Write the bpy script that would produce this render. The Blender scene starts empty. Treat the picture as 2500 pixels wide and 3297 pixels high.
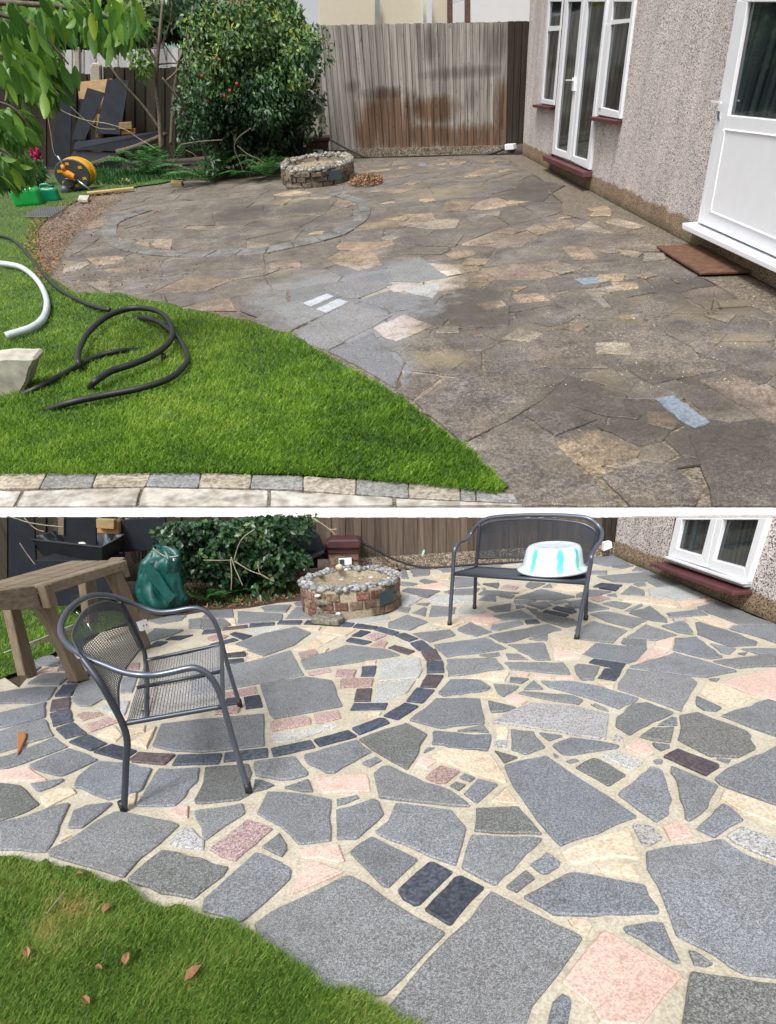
import bpy, math, random
import numpy as np
from mathutils import Matrix, Vector
random.seed(7); RNG = np.random.default_rng(7)
C = bpy.context.scene.collection
# ------------------------------------------------------------------ camera
F, PX, PY = 1850.0, 1250.0, 2450.0          # focal length and principal point, in photograph pixels (2500 x 3297)
HC_LOW, HC_UP, SC_UP = 1.45, 1.5, 3.0       # eye height over each yard; build scale of the upper yard
def basis(vx, vy):
    dn = np.array([vx-PX, vy-PY, F]); up = -dn/np.linalg.norm(dn)
    z = np.array([0, 0, 1.0]); fw = z-up*z.dot(up); fw /= np.linalg.norm(fw)
    return np.array([np.cross(fw, up), fw, up])          # rows: right, forward, up in camera axes (x right, y down, z forward)
R_LOW = basis(1480, 5700); R_UP = basis(1400, 3935)
if R_LOW[0][0] < 0: R_LOW[0] *= -1
if R_UP[0][0] < 0: R_UP[0] *= -1
scene = bpy.context.scene
cam = bpy.data.cameras.new('camera'); cam_ob = bpy.data.objects.new('camera', cam); C.objects.link(cam_ob)
cam.sensor_fit = 'VERTICAL'; cam.sensor_height = 36.0; cam.sensor_width = 36.0*2500/3297
cam.lens = F/3297*36; cam.shift_y = (PY-1648.5)/3297; cam.shift_x = 0
cam.clip_start = 0.05; cam.clip_end = 3000
mw = Matrix.Identity(4)
for i in range(3):
    mw[i][0] = R_LOW[i][0]; mw[i][1] = -R_LOW[i][1]; mw[i][2] = -R_LOW[i][2]
mw[2][3] = HC_LOW
cam_ob.matrix_world = mw; scene.camera = cam_ob
# ------------------------------------------------------------------ sky, sun, exposure
SUN_EL, SUN_AZ = math.radians(50), math.radians(205)
world = bpy.data.worlds.new('World'); scene.world = world; world.use_nodes = True
wn = world.node_tree.nodes; wl = world.node_tree.links
sky = wn.new('ShaderNodeTexSky'); sky.sky_type = 'NISHITA'; sky.sun_disc = False
sky.sun_elevation = SUN_EL; sky.sun_rotation = SUN_AZ; sky.dust_density = 6; sky.air_density = 1.2; sky.ozone_density = 1
hs = wn.new('ShaderNodeHueSaturation'); hs.inputs['Saturation'].default_value = 0.15
bg = wn['Background']; bg.inputs['Strength'].default_value = 0.15
wl.new(sky.outputs[0], hs.inputs['Color']); wl.new(hs.outputs[0], bg.inputs[0])
sun = bpy.data.lights.new('sun', 'SUN'); sun.energy = 1.8; sun.angle = math.radians(12); sun.color = (1, .965, .92)
sun_ob = bpy.data.objects.new('sun', sun); C.objects.link(sun_ob)
sd = Vector((math.sin(SUN_AZ)*math.cos(SUN_EL), math.cos(SUN_AZ)*math.cos(SUN_EL), math.sin(SUN_EL)))
sun_ob.rotation_euler = sd.to_track_quat('Z', 'Y').to_euler(); sun_ob.location = (-10, -20, 30)
vs = scene.view_settings; vs.view_transform = 'Standard'; vs.look = 'None'; vs.gamma = 1; vs.exposure = 0.32
vs.use_curve_mapping = False
# ------------------------------------------------------------------ frames: each yard is laid out in its own metres (x right, y away, z up)
class Fr:
    def __init__(s, R, hc, tag): s.R = R; s.hc = hc; s.tag = tag
    def ray(s, px, py): return s.R @ np.array([(px-PX)/F, (py-PY)/F, 1.0])
    def G(s, px, py, z=0.0):                       # the point of level z seen at a photograph pixel
        d = s.ray(px, py); t = (z-s.hc)/d[2]; return np.array([d[0]*t, d[1]*t, z])
    def V(s, px, py, Y):                           # the point of the upright plane y=Y
        d = s.ray(px, py); t = Y/d[1]; return np.array([d[0]*t, Y, s.hc+d[2]*t])
    def W(s, px, py, a, b):                        # the point of the upright plane through ground points a and b
        n = np.array([-(b[1]-a[1]), b[0]-a[0], 0.0]); d = s.ray(px, py)
        t = n.dot(a-np.array([0, 0, s.hc]))/n.dot(d); return np.array([0, 0, s.hc])+d*t
    def gy(s, px, py): return s.G(px, py)[1]
U = Fr(R_UP, HC_UP, 'U'); L = Fr(R_LOW, HC_LOW, 'L')
M3 = R_LOW @ R_UP.T
M_UP = Matrix.Translation((0, 0, HC_LOW)) @ Matrix(M3.tolist()).to_4x4() @ Matrix.Scale(SC_UP, 4) @ Matrix.Translation((0, 0, -HC_UP))
# ------------------------------------------------------------------ objects
def link(o, fr=None, parent=None):
    C.objects.link(o)
    if parent is not None: o.parent = parent
    elif fr is not None and fr.tag == 'U': o['terrace'] = 1
    return o
def mesh(name, v, f, mat, fr=None, parent=None, smooth=False, var=None):
    me = bpy.data.meshes.new(name)
    v = np.asarray(v, dtype=np.float32)
    if isinstance(f, np.ndarray):
        n, k = f.shape
        me.vertices.add(len(v)); me.vertices.foreach_set('co', v.ravel())
        me.loops.add(n*k); me.loops.foreach_set('vertex_index', f.astype(np.int32).ravel())
        me.polygons.add(n); me.polygons.foreach_set('loop_start', np.arange(0, n*k, k, dtype=np.int32))
        me.polygons.foreach_set('loop_total', np.full(n, k, dtype=np.int32)); me.update(calc_edges=True)
    else:
        me.from_pydata([tuple(map(float, p)) for p in v], [], f); me.update()
    if smooth: me.polygons.foreach_set('use_smooth', [True]*len(me.polygons))
    if var is not None:
        a = me.attributes.new('var', 'FLOAT', 'POINT'); a.data.foreach_set('value', np.asarray(var, dtype=np.float32))
    me.materials.append(mat)
    return link(bpy.data.objects.new(name, me), fr, parent)
def empty(name, fr, loc=(0, 0, 0)):
    o = bpy.data.objects.new(name, None); o.empty_display_size = .05; link(o, fr); o.location = [float(x) for x in loc]; o['org'] = 1
    return o
def tag(o, label=None, cat=None, group=None, kind=None):
    if label: o['label'] = label
    if cat: o['category'] = cat
    if group: o['group'] = group
    if kind: o['kind'] = kind
    return o
def thing(name, fr, label, cat, group=None, at=(0, 0, 0)):
    return tag(empty(name, fr, at), label, cat, group)
def prism_g(pts, ex):
    pts = [np.array(p, float) for p in pts]; ex = np.array(ex, float); n = len(pts)
    v = pts+[p+ex for p in pts]
    f = [tuple(range(n)), tuple(range(2*n-1, n-1, -1))]+[(i, i+n, (i+1) % n+n, (i+1) % n) for i in range(n)]
    return v, f
def fixn(o):
    import bmesh
    bm = bmesh.new(); bm.from_mesh(o.data); bmesh.ops.recalc_face_normals(bm, faces=bm.faces); bm.to_mesh(o.data); bm.free(); return o
def bevel(o, w=.004, seg=1):
    m = o.modifiers.new('bevel', 'BEVEL'); m.width = w; m.segments = seg; m.limit_method = 'ANGLE'; m.angle_limit = math.radians(40); return o
def prism(name, pts, ex, mat, fr=None, parent=None, bv=0):
    v, f = prism_g(pts, ex); o = fixn(mesh(name, v, f, mat, fr, parent))
    if bv: bevel(o, bv)
    return o
def spline(P, k=6):
    P = np.array(P, float); out = []
    for i in range(len(P)-1):
        p0 = P[max(i-1, 0)]; p1 = P[i]; p2 = P[i+1]; p3 = P[min(i+2, len(P)-1)]
        for j in range(k):
            t = j/k
            out.append(.5*((2*p1)+(-p0+p2)*t+(2*p0-5*p1+4*p2-p3)*t*t+(-p0+3*p1-3*p2+p3)*t**3))
    out.append(P[-1]); return np.array(out)
def tube_g(P, r, n=8):
    P = np.array(P, float); m = len(P); r = np.full(m, r) if np.isscalar(r) else np.interp(np.linspace(0, 1, m), np.linspace(0, 1, len(r)), r)
    T = np.gradient(P, axis=0); T /= np.maximum(np.linalg.norm(T, axis=1), 1e-9)[:, None]
    up = np.array([0, 0, 1.0]) if abs(T[0][2]) < .9 else np.array([1.0, 0, 0])
    N = np.cross(T[0], up); N /= np.linalg.norm(N); v = []
    for i in range(m):
        N = N-T[i]*N.dot(T[i]); N /= max(np.linalg.norm(N), 1e-9); B = np.cross(T[i], N)
        for a in range(n):
            w = 2*math.pi*a/n; v.append(P[i]+r[i]*(math.cos(w)*N+math.sin(w)*B))
    f = [(i*n+a, i*n+(a+1) % n, (i+1)*n+(a+1) % n, (i+1)*n+a) for i in range(m-1) for a in range(n)]
    f += [tuple(range(n-1, -1, -1)), tuple(range((m-1)*n, m*n))]
    return v, f
def tube(name, P, r, mat, fr=None, parent=None, k=6, n=8):
    v, f = tube_g(spline(P, k) if k > 1 else P, r, n); return mesh(name, v, f, mat, fr, parent, True)
def join(parts):
    v = []; f = []
    for a, b in parts:
        o = len(v); v += list(a); f += [tuple(i+o for i in q) for q in b]
    return v, f
def lathe_g(prof, c=(0, 0, 0), n=32, sx=1, sy=1):
    v = []; f = []
    for r, z in prof:
        for a in range(n):
            w = 2*math.pi*a/n; v.append((c[0]+r*sx*math.cos(w), c[1]+r*sy*math.sin(w), c[2]+z))
    for i in range(len(prof)-1):
        for a in range(n): f.append((i*n+a, i*n+(a+1) % n, (i+1)*n+(a+1) % n, (i+1)*n+a))
    return v, f
def blob_g(c, r, seed=0, n=10, m=7, rough=.12, flat=1.0):
    rn = random.Random(seed); v = []; f = []; ph = [rn.uniform(0, 6.28) for _ in range(6)]
    for i in range(m+1):
        th = math.pi*i/m
        for a in range(n):
            w = 2*math.pi*a/n
            q = 1+rough*(math.sin(2*w+ph[0])*math.sin(th)+.6*math.sin(3*w+ph[1])*math.sin(2*th+ph[2])+.5*math.sin(5*w+ph[3])*math.sin(th)**2)
            v.append((c[0]+r[0]*q*math.sin(th)*math.cos(w), c[1]+r[1]*q*math.sin(th)*math.sin(w), c[2]+r[2]*q*flat*math.cos(th)))
    for i in range(m):
        for a in range(n): f.append((i*n+a, (i+1)*n+a, (i+1)*n+(a+1) % n, i*n+(a+1) % n))
    return v, f
# ------------------------------------------------------------------ materials
def newmat(name):
    m = bpy.data.materials.new(name); m.use_nodes = True; nt = m.node_tree
    return m, nt, nt.nodes['Principled BSDF']
def N(nt, t, **kw):
    n = nt.nodes.new(t)
    for k, v in kw.items():
        if k in n.inputs: n.inputs[k].default_value = v
        else: setattr(n, k, v)
    return n
def ramp(nt, fac, stops, interp='LINEAR'):
    r = nt.nodes.new('ShaderNodeValToRGB'); r.color_ramp.interpolation = interp; e = r.color_ramp.elements
    while len(e) < len(stops): e.new(.5)
    for i, (p, c) in enumerate(stops):
        e[i].position = p; e[i].color = (*c, 1) if len(c) == 3 else c
    nt.links.new(fac, r.inputs[0]); return r
def mixc(nt, fac, a, b, blend='MIX'):
    m = nt.nodes.new('ShaderNodeMix'); m.data_type = 'RGBA'; m.blend_type = blend
    for s, x in ((0, fac), (6, a), (7, b)):
        if hasattr(x, 'links') or isinstance(x, bpy.types.NodeSocket): nt.links.new(x, m.inputs[s])
        else: m.inputs[s].default_value = x if s == 0 else (*x, 1)
    return m.outputs[2]
def coord(nt, scale=(1, 1, 1)):
    tc = nt.nodes.new('ShaderNodeTexCoord'); mp = nt.nodes.new('ShaderNodeMapping'); mp.inputs['Scale'].default_value = scale
    nt.links.new(tc.outputs['Object'], mp.inputs[0]); return mp.outputs[0]
def noise(nt, vec, scale, detail=3, rough=.55):
    n = N(nt, 'ShaderNodeTexNoise', Scale=scale, Detail=detail, Roughness=rough); nt.links.new(vec, n.inputs['Vector']); return n.outputs[0]
def math2(nt, op, a, b):
    m = nt.nodes.new('ShaderNodeMath'); m.operation = op
    for i, x in enumerate((a, b)):
        if isinstance(x, bpy.types.NodeSocket): nt.links.new(x, m.inputs[i])
        else: m.inputs[i].default_value = x
    return m.outputs[0]
def bump(nt, b, h, strength=.4, dist=.004):
    n = N(nt, 'ShaderNodeBump', Strength=strength, Distance=dist); nt.links.new(h, n.inputs['Height']); nt.links.new(n.outputs[0], b.inputs['Normal'])
def plain(name, col, rough=.5, metal=0, var=.12, scale=8, spec=.5, bmp=0):
    m, nt, b = newmat(name); v = coord(nt); n = noise(nt, v, scale, 4)
    r = ramp(nt, n, [(.3, tuple(c*(1-var) for c in col)), (.7, tuple(min(1, c*(1+var)) for c in col))])
    nt.links.new(r.outputs[0], b.inputs['Base Color']); b.inputs['Roughness'].default_value = rough; b.inputs['Metallic'].default_value = metal
    b.inputs['Specular IOR Level'].default_value = spec
    if bmp: bump(nt, b, noise(nt, v, scale*6, 4), bmp)
    return m
def granite(name, dark, mid, light, scale=170, stain=(.8, .78, .74), stain_amt=.35, bias=0, dirt=None, rnd=.16):
    """speckled stone: dark / mid / light grains, a broad mottling and a per-stone difference"""
    m, nt, b = newmat(name); v = coord(nt)
    n = noise(nt, v, scale, 2, .7); n2 = noise(nt, v, scale*.38, 2, .6)
    s = math2(nt, 'ADD', math2(nt, 'MULTIPLY', n, .72), math2(nt, 'MULTIPLY', n2, .28))
    r = ramp(nt, s, [(.40+bias, dark), (.5+bias, mid), (.60+bias, light)])
    big = noise(nt, v, 3.2, 4, .6)
    g = ramp(nt, big, [(.35, stain), (.65, (1.08, 1.08, 1.08))])
    c = mixc(nt, stain_amt*1.6, r.outputs[0], g.outputs[0], 'MULTIPLY')
    oi = nt.nodes.new('ShaderNodeObjectInfo'); k = math2(nt, 'ADD', math2(nt, 'MULTIPLY', oi.outputs['Random'], 2*rnd), 1-rnd)
    cc = nt.nodes.new('ShaderNodeCombineColor')
    for i in range(3): nt.links.new(k, cc.inputs[i])
    c = mixc(nt, 1.0, c, cc.outputs[0], 'MULTIPLY')
    hue = ramp(nt, math2(nt, 'FRACT', math2(nt, 'MULTIPLY', oi.outputs['Random'], 7.31), 0.0), [(0, (.94, .98, 1.05)), (.45, (1, 1, 1)), (.8, (1.0, 1.01, .96)), (1, (1.04, .985, .96))])
    c = mixc(nt, min(1, rnd*5), c, hue.outputs[0], 'MULTIPLY')
    spot = ramp(nt, noise(nt, v, 11, 4, .65), [(.36, (.72, .70, .66)), (.46, (1, 1, 1))]); c = mixc(nt, stain_amt*1.3, c, spot.outputs[0], 'MULTIPLY')
    if dirt: c = dirt(nt, v, c, n)
    nt.links.new(c, b.inputs['Base Color']); b.inputs['Roughness'].default_value = .62
    bump(nt, b, n, .35, .003)
    return m
def leafmat(name, cols, rough=.45, trans=.25, spec=.5):
    m, nt, b = newmat(name); a = N(nt, 'ShaderNodeAttribute', attribute_name='var')
    k = len(cols); r = ramp(nt, a.outputs['Fac'], [(i/(k-1), c) for i, c in enumerate(cols)])
    nt.links.new(r.outputs[0], b.inputs['Base Color']); b.inputs['Roughness'].default_value = rough; b.inputs['Specular IOR Level'].default_value = spec
    t = nt.nodes.new('ShaderNodeBsdfTranslucent'); nt.links.new(r.outputs[0], t.inputs[0]); mx = nt.nodes.new('ShaderNodeMixShader'); mx.inputs[0].default_value = trans
    nt.links.new(b.outputs[0], mx.inputs[1]); nt.links.new(t.outputs[0], mx.inputs[2]); nt.links.new(mx.outputs[0], nt.nodes['Material Output'].inputs[0])
    return m
def wood(name, c1, c2, scale=(30, 30, 2), rough=.8, extra=None, rnd=.3):
    m, nt, b = newmat(name); v = coord(nt, scale); n = noise(nt, v, 1.5, 5, .65)
    r = ramp(nt, n, [(.25, c1), (.72, c2)]); c = r.outputs[0]
    oi = nt.nodes.new('ShaderNodeObjectInfo'); k = math2(nt, 'ADD', math2(nt, 'MULTIPLY', oi.outputs['Random'], rnd*2), 1-rnd)
    cc = nt.nodes.new('ShaderNodeCombineColor')
    for i in range(3): nt.links.new(k, cc.inputs[i])
    c = mixc(nt, 1.0, c, cc.outputs[0], 'MULTIPLY')
    if extra: c = extra(nt, c)
    nt.links.new(c, b.inputs['Base Color']); b.inputs['Roughness'].default_value = rough; b.inputs['Specular IOR Level'].default_value = .25
    bump(nt, b, n, .5, .004)
    return m
def pebbledash(name, sc, zs):
    m, nt, b = newmat(name); v = coord(nt); v1 = coord(nt, (1, 1, zs))
    vo = N(nt, 'ShaderNodeTexVoronoi', Scale=sc); nt.links.new(v1, vo.inputs['Vector']); sp = nt.nodes.new('ShaderNodeSeparateColor'); nt.links.new(vo.outputs['Color'], sp.inputs[0])
    r = ramp(nt, sp.outputs[0], [(0, (.05, .045, .05)), (.20, (.13, .11, .11)), (.30, (.50, .45, .44)), (.7, (.72, .67, .65)), (1, (.86, .83, .81))])
    big = noise(nt, v, 1.3, 4); g = ramp(nt, big, [(.3, (.86, .84, .84)), (.7, (1.05, 1.03, 1.0))])
    c = mixc(nt, 1, r.outputs[0], g.outputs[0], 'MULTIPLY')
    sx = nt.nodes.new('ShaderNodeSeparateXYZ'); nt.links.new(v, sx.inputs[0])
    h = math2(nt, 'SUBTRACT', sx.outputs[2], math2(nt, 'MULTIPLY', noise(nt, v, 5, 4), .10))
    h = math2(nt, 'ADD', h, .1)
    pl = ramp(nt, h, [(.20, (1, 1, 1)), (.225, (0, 0, 0))])
    c = mixc(nt, pl.outputs[0], c, mixc(nt, 1, c, (.50, .40, .27), 'MULTIPLY'))
    sk = ramp(nt, noise(nt, coord(nt, (3, 3, .35)), 1.4, 4, .6), [(.38, (.82, .80, .78)), (.55, (1, 1, 1))]); c = mixc(nt, .8, c, sk.outputs[0], 'MULTIPLY')
    ms = ramp(nt, h, [(.04, (1, 1, 1)), (.12, (0, 0, 0))])
    c = mixc(nt, math2(nt, 'MULTIPLY', ms.outputs[0], .7), c, (.035, .04, .015))
    nt.links.new(c, b.inputs['Base Color']); b.inputs['Roughness'].default_value = .9; bump(nt, b, vo.outputs['Distance'], .8, .008)
    return m
M = {}
# granite kinds: G grey-blue, D dark, L pale, S slate, Q purple slate, P pink, M mauve, K cream, W black-and-white speckle
M['G'] = granite('grey_granite', (.078, .084, .094), (.165, .175, .190), (.31, .325, .35), 230, rnd=.15)
M['D'] = granite('dark_granite', (.06, .063, .062), (.125, .132, .134), (.25, .26, .265), 190, rnd=.2)
M['L'] = granite('pale_granite', (.22, .22, .215), (.42, .43, .42), (.62, .63, .62), 190, rnd=.1)
M['S'] = granite('blue_slate', (.030, .036, .055), (.052, .062, .09), (.085, .1, .135), 60, rnd=.3)
M['Q'] = granite('purple_slate', (.055, .04, .048), (.085, .066, .078), (.12, .1, .11), 60, rnd=.2)
M['P'] = granite('pink_stone', (.46, .32, .27), (.60, .44, .385), (.68, .53, .47), 120, stain=(.88, .82, .78), rnd=.08)
M['M'] = granite('mauve_granite', (.16, .085, .085), (.37, .255, .245), (.55, .45, .43), 190, rnd=.15)
M['K'] = granite('cream_stone', (.44, .36, .27), (.57, .485, .38), (.65, .58, .49), 70, stain=(.9, .82, .7), rnd=.08)
M['W'] = granite('speckled_granite', (.10, .10, .10), (.33, .325, .33), (.48, .48, .5), 120, bias=-.03, rnd=.1)
def dirt_up(nt, v, c, n):
    """the uncleaned paving: brown film everywhere but where the cleaning jet has been; damp dark by the house"""
    sx = nt.nodes.new('ShaderNodeSeparateXYZ'); nt.links.new(v, sx.inputs[0]); wob = math2(nt, 'MULTIPLY', math2(nt, 'SUBTRACT', noise(nt, v, 5.5, 6, .65), .5), 1.6)
    tot = None
    for (cx, cy, hx, hy) in ((1130, 965, 400, 120), (1330, 900, 190, 75), (1130, 1080, 260, 120), (1180, 1200, 200, 90)):
        a = U.G(cx, cy); rx = abs(U.G(cx+hx, cy)[0]-a[0]); ry = abs(U.G(cx, cy-hy)[1]-U.G(cx, cy+hy)[1])/2; a[1] = (U.G(cx, cy-hy)[1]+U.G(cx, cy+hy)[1])/2
        dx = math2(nt, 'MULTIPLY', math2(nt, 'SUBTRACT', sx.outputs[0], float(a[0])), float(1/rx)); dy = math2(nt, 'MULTIPLY', math2(nt, 'SUBTRACT', sx.outputs[1], float(a[1])), float(1/ry))
        d = math2(nt, 'ADD', math2(nt, 'MULTIPLY', dx, dx), math2(nt, 'MULTIPLY', dy, dy)); q = math2(nt, 'SUBTRACT', 1.0, d)
        tot = q if tot is None else math2(nt, 'MAXIMUM', tot, q)
    tot = math2(nt, 'ADD', tot, wob); cl = ramp(nt, tot, [(.02, (0, 0, 0)), (.62, (1, 1, 1))])
    film = ramp(nt, noise(nt, v, 1.6, 5, .65), [(.3, (.28, .25, .22)), (.5, (.50, .45, .40)), (.7, (.82, .75, .66))])
    dirty = mixc(nt, .92, c, film.outputs[0], 'MULTIPLY')
    dirty = mixc(nt, .12, dirty, (.12, .10, .08)); dirty = mixc(nt, 1, dirty, (1.0, .975, .935), 'MULTIPLY')
    fine = ramp(nt, noise(nt, v, 9, 6, .75), [(.36, (.58, .54, .50)), (.50, (1, 1, 1)), (.64, (1.25, 1.2, 1.1))]); dirty = mixc(nt, .9, dirty, fine.outputs[0], 'MULTIPLY')
    grit = ramp(nt, noise(nt, v, 42, 3, .75), [(.38, (.55, .52, .50)), (.5, (1, 1, 1)), (.62, (1.45, 1.4, 1.3))]); dirty = mixc(nt, .85, dirty, grit.outputs[0], 'MULTIPLY')
    dust = None
    for (cx, cy, hx, hy) in ((2310, 1000, 210, 48), (1290, 1085, 110, 34), (2390, 1095, 120, 34), (1960, 1230, 60, 60), (1400, 1160, 170, 34), (1420, 620, 200, 22), (1950, 590, 150, 14)):
        a = U.G(cx, cy); rx = abs(U.G(cx+hx, cy)[0]-a[0]); ry = abs(U.G(cx, cy-hy)[1]-U.G(cx, cy+hy)[1])/2; a[1] = (U.G(cx, cy-hy)[1]+U.G(cx, cy+hy)[1])/2
        dx = math2(nt, 'MULTIPLY', math2(nt, 'SUBTRACT', sx.outputs[0], float(a[0])), float(1/rx)); dy = math2(nt, 'MULTIPLY', math2(nt, 'SUBTRACT', sx.outputs[1], float(a[1])), float(1/ry))
        q = math2(nt, 'SUBTRACT', 1.0, math2(nt, 'ADD', math2(nt, 'MULTIPLY', dx, dx), math2(nt, 'MULTIPLY', dy, dy))); dust = q if dust is None else math2(nt, 'MAXIMUM', dust, q)
    du = ramp(nt, math2(nt, 'ADD', dust, math2(nt, 'MULTIPLY', wob, 1.2)), [(.0, (0, 0, 0)), (1, (1, 1, 1))]); dirty = mixc(nt, math2(nt, 'MULTIPLY', du.outputs[0], .45), dirty, (.27, .215, .12))
    moss = ramp(nt, noise(nt, v, 2.3, 6, .7), [(.52, (0, 0, 0)), (.66, (1, 1, 1))]); dirty = mixc(nt, math2(nt, 'MULTIPLY', moss.outputs[0], .45), dirty, (.15, .12, .07))
    dk = None
    for (cx, cy, hx, hy) in ((2330, 1420, 420, 300), (2300, 960, 260, 110), (1980, 1330, 330, 220), (1750, 620, 160, 60), (780, 690, 110, 28), (1500, 1000, 240, 160)):
        a = U.G(cx, cy); rx = abs(U.G(cx+hx, cy)[0]-a[0]); ry = abs(U.G(cx, cy-hy)[1]-U.G(cx, cy+hy)[1])/2; a[1] = (U.G(cx, cy-hy)[1]+U.G(cx, cy+hy)[1])/2
        dx = math2(nt, 'MULTIPLY', math2(nt, 'SUBTRACT', sx.outputs[0], float(a[0])), float(1/rx)); dy = math2(nt, 'MULTIPLY', math2(nt, 'SUBTRACT', sx.outputs[1], float(a[1])), float(1/ry))
        q = math2(nt, 'SUBTRACT', 1.0, math2(nt, 'ADD', math2(nt, 'MULTIPLY', dx, dx), math2(nt, 'MULTIPLY', dy, dy))); dk = q if dk is None else math2(nt, 'MAXIMUM', dk, q)
    damp = ramp(nt, math2(nt, 'ADD', dk, math2(nt, 'MULTIPLY', wob, .9)), [(.0, (0, 0, 0)), (.8, (1, 1, 1))])
    dirty = mixc(nt, math2(nt, 'MULTIPLY', damp.outputs[0], .62), dirty, (.035, .028, .023))
    spk = ramp(nt, n, [(.69, (0, 0, 0)), (.75, (.5, .48, .44))]); dirty = mixc(nt, 1, dirty, spk.outputs[0], 'ADD')
    return mixc(nt, cl.outputs[0], dirty, mixc(nt, 1, c, (.80, .81, .83), 'MULTIPLY'))
def gu(name, d, m_, l, sc=190, **k): return granite(name, d, m_, l, sc, dirt=dirt_up, **k)
M['uG'] = gu('weathered_granite', (.09, .09, .095), (.21, .21, .22), (.42, .42, .43))
M['uL'] = gu('weathered_pale_granite', (.2, .2, .2), (.4, .4, .39), (.6, .6, .58))
M['uS'] = gu('weathered_slate', (.17, .19, .21), (.25, .28, .31), (.36, .39, .42), 50)
M['uV'] = granite('wet_slate', (.30, .33, .37), (.39, .42, .46), (.48, .51, .55), 50, rnd=.05)
M['uB'] = granite('wet_blue_slate', (.12, .15, .19), (.17, .20, .25), (.23, .27, .32), 50, rnd=.05)
M['uP'] = gu('weathered_pink_stone', (.28, .24, .22), (.46, .40, .37), (.60, .54, .51), 110, stain_amt=.6)
M['uT'] = gu('weathered_tan_stone', (.25, .21, .175), (.43, .375, .315), (.58, .52, .46), 110, stain_amt=.6)
M['uK'] = gu('weathered_cream_stone', (.38, .33, .26), (.60, .53, .42), (.75, .68, .56), 80, stain_amt=.6)
M['uR'] = granite('old_slate_ring', (.10, .10, .10), (.17, .17, .168), (.25, .25, .245), 60, stain=(.55, .49, .42), stain_amt=.6, rnd=.15)
M['Ed'] = granite('charcoal_edging', (.12,.12,.12), (.20,.198,.195), (.28,.275,.27), 60, rnd=.15); M['Es'] = granite('sand_edging', (.2,.175,.145), (.36,.325,.27), (.47,.43,.37), 40, stain=(.6,.53,.46), stain_amt=.5, rnd=.1); M['Sd'] = granite('riven_sandstone', (.26,.24,.21), (.40,.38,.345), (.54,.52,.48), 9, stain=(.66,.58,.5), rnd=.06)
M['mortar'] = granite('pale_mortar', (.38, .345, .265), (.48, .44, .355), (.55, .51, .425), 90, stain=(.82, .8, .76), rnd=0)
M['umortar'] = granite('dirty_mortar', (.05, .04, .03), (.135, .11, .082), (.25, .21, .165), 60, rnd=0)
M['soil'] = plain('soil', (.055, .038, .026), .95, var=.5, scale=25, bmp=.8)
M['turf'] = plain('turf_soil', (.05, .085, .018), .95, var=.4, scale=30, bmp=.8)
M['white'] = plain('white_upvc', (.78, .80, .84), .25, var=.02)
M['wwhite'] = plain('white_render', (.86, .86, .86), .8, var=.02, scale=2)
M['maroon'] = plain('maroon_paint', (.085, .022, .026), .5, var=.25, scale=12)
M['metal'] = plain('blue_grey_tube', (.12, .135, .17), .3, metal=.6, var=.06)
M['dmetal'] = plain('anthracite_tube', (.06, .07, .088), .38, metal=.5, var=.08)
M['mesh'] = plain('steel_mesh', (.12, .125, .145), .4, metal=.5, var=.05)
M['black'] = plain('black_sheet', (.011, .014, .020), .75, var=.3, scale=5, spec=.25)
M['blackpl'] = plain('black_plastic', (.014, .016, .022), .4, var=.2)
M['rubber'] = plain('black_rubber', (.012, .014, .016), .5, var=.3, scale=40)
M['whose'] = plain('white_hose_plastic', (.52, .58, .62), .35, var=.08)
M['basin'] = plain('white_enamel', (.66, .71, .76), .2, var=.01)
M['tarp'] = plain('green_plastic_bag', (.002, .065, .055), .38, var=.35, scale=14, bmp=.4)
M['can1'] = plain('bright_green_plastic', (.01, .30, .06), .3, var=.12)
M['can2'] = plain('teal_green_plastic', (.005, .20, .10), .3, var=.12)
M['yellow'] = plain('yellow_plastic', (.62, .33, .01), .35, var=.05)
M['orange'] = plain('orange_plastic', (.75, .25, .01), .35, var=.05)
M['char'] = plain('charcoal_plastic', (.045, .052, .062), .4, var=.1)
M['silver'] = plain('steel_rod', (.4, .45, .48), .3, metal=.8, var=.05)
M['concrete'] = plain('post_concrete', (.36, .335, .27), .9, var=.3, scale=40, bmp=.6)
M['oldstone'] = plain('rough_stone', (.17, .165, .135), .9, var=.6, scale=30, bmp=1)
M['oldstoneu'] = plain('dirty_stone', (.12, .105, .08), .9, var=.6, scale=30, bmp=1)
M['cobble'] = granite('grey_cobble', (.14, .14, .145), (.24, .24, .245), (.42, .42, .42), 40, rnd=.4)
M['cobblew'] = plain('white_pebble', (.62, .6, .54), .5, var=.1, scale=20)
M['cobbleu'] = granite('dusty_cobble', (.10, .09, .075), (.2, .185, .155), (.38, .355, .31), 40, rnd=.35)
M['brick'] = granite('red_brick', (.08, .04, .032), (.16, .075, .058), (.24, .14, .11), 40, rnd=.35)
M['brickb'] = granite('brown_brick', (.10, .065, .04), (.18, .115, .075), (.27, .2, .14), 40, rnd=.3)
M['bricku'] = granite('sooty_brick', (.05, .04, .03), (.11, .085, .065), (.2, .17, .13), 40, rnd=.35)
M['bmortar'] = plain('pond_mortar', (.28, .235, .165), .95, var=.3, scale=50, bmp=.8)
M['bmortaru'] = plain('old_pond_mortar', (.13, .11, .08), .95, var=.4, scale=50, bmp=.8)
M['sand'] = plain('pond_silt', (.27, .215, .15), .95, var=.35, scale=30, bmp=.6)
M['slate'] = plain('slate_plaque', (.035, .055, .065), .5, var=.2)
M['pot'] = plain('oxblood_trough', (.055, .018, .018), .5, var=.3)
M['ply'] = wood('plywood', (.20, .125, .06), (.34, .235, .12), (4, 4, 20))
M['timber'] = wood('grey_timber', (.105, .082, .058), (.24, .195, .14), (2, 14, 30), rnd=.15)
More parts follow.
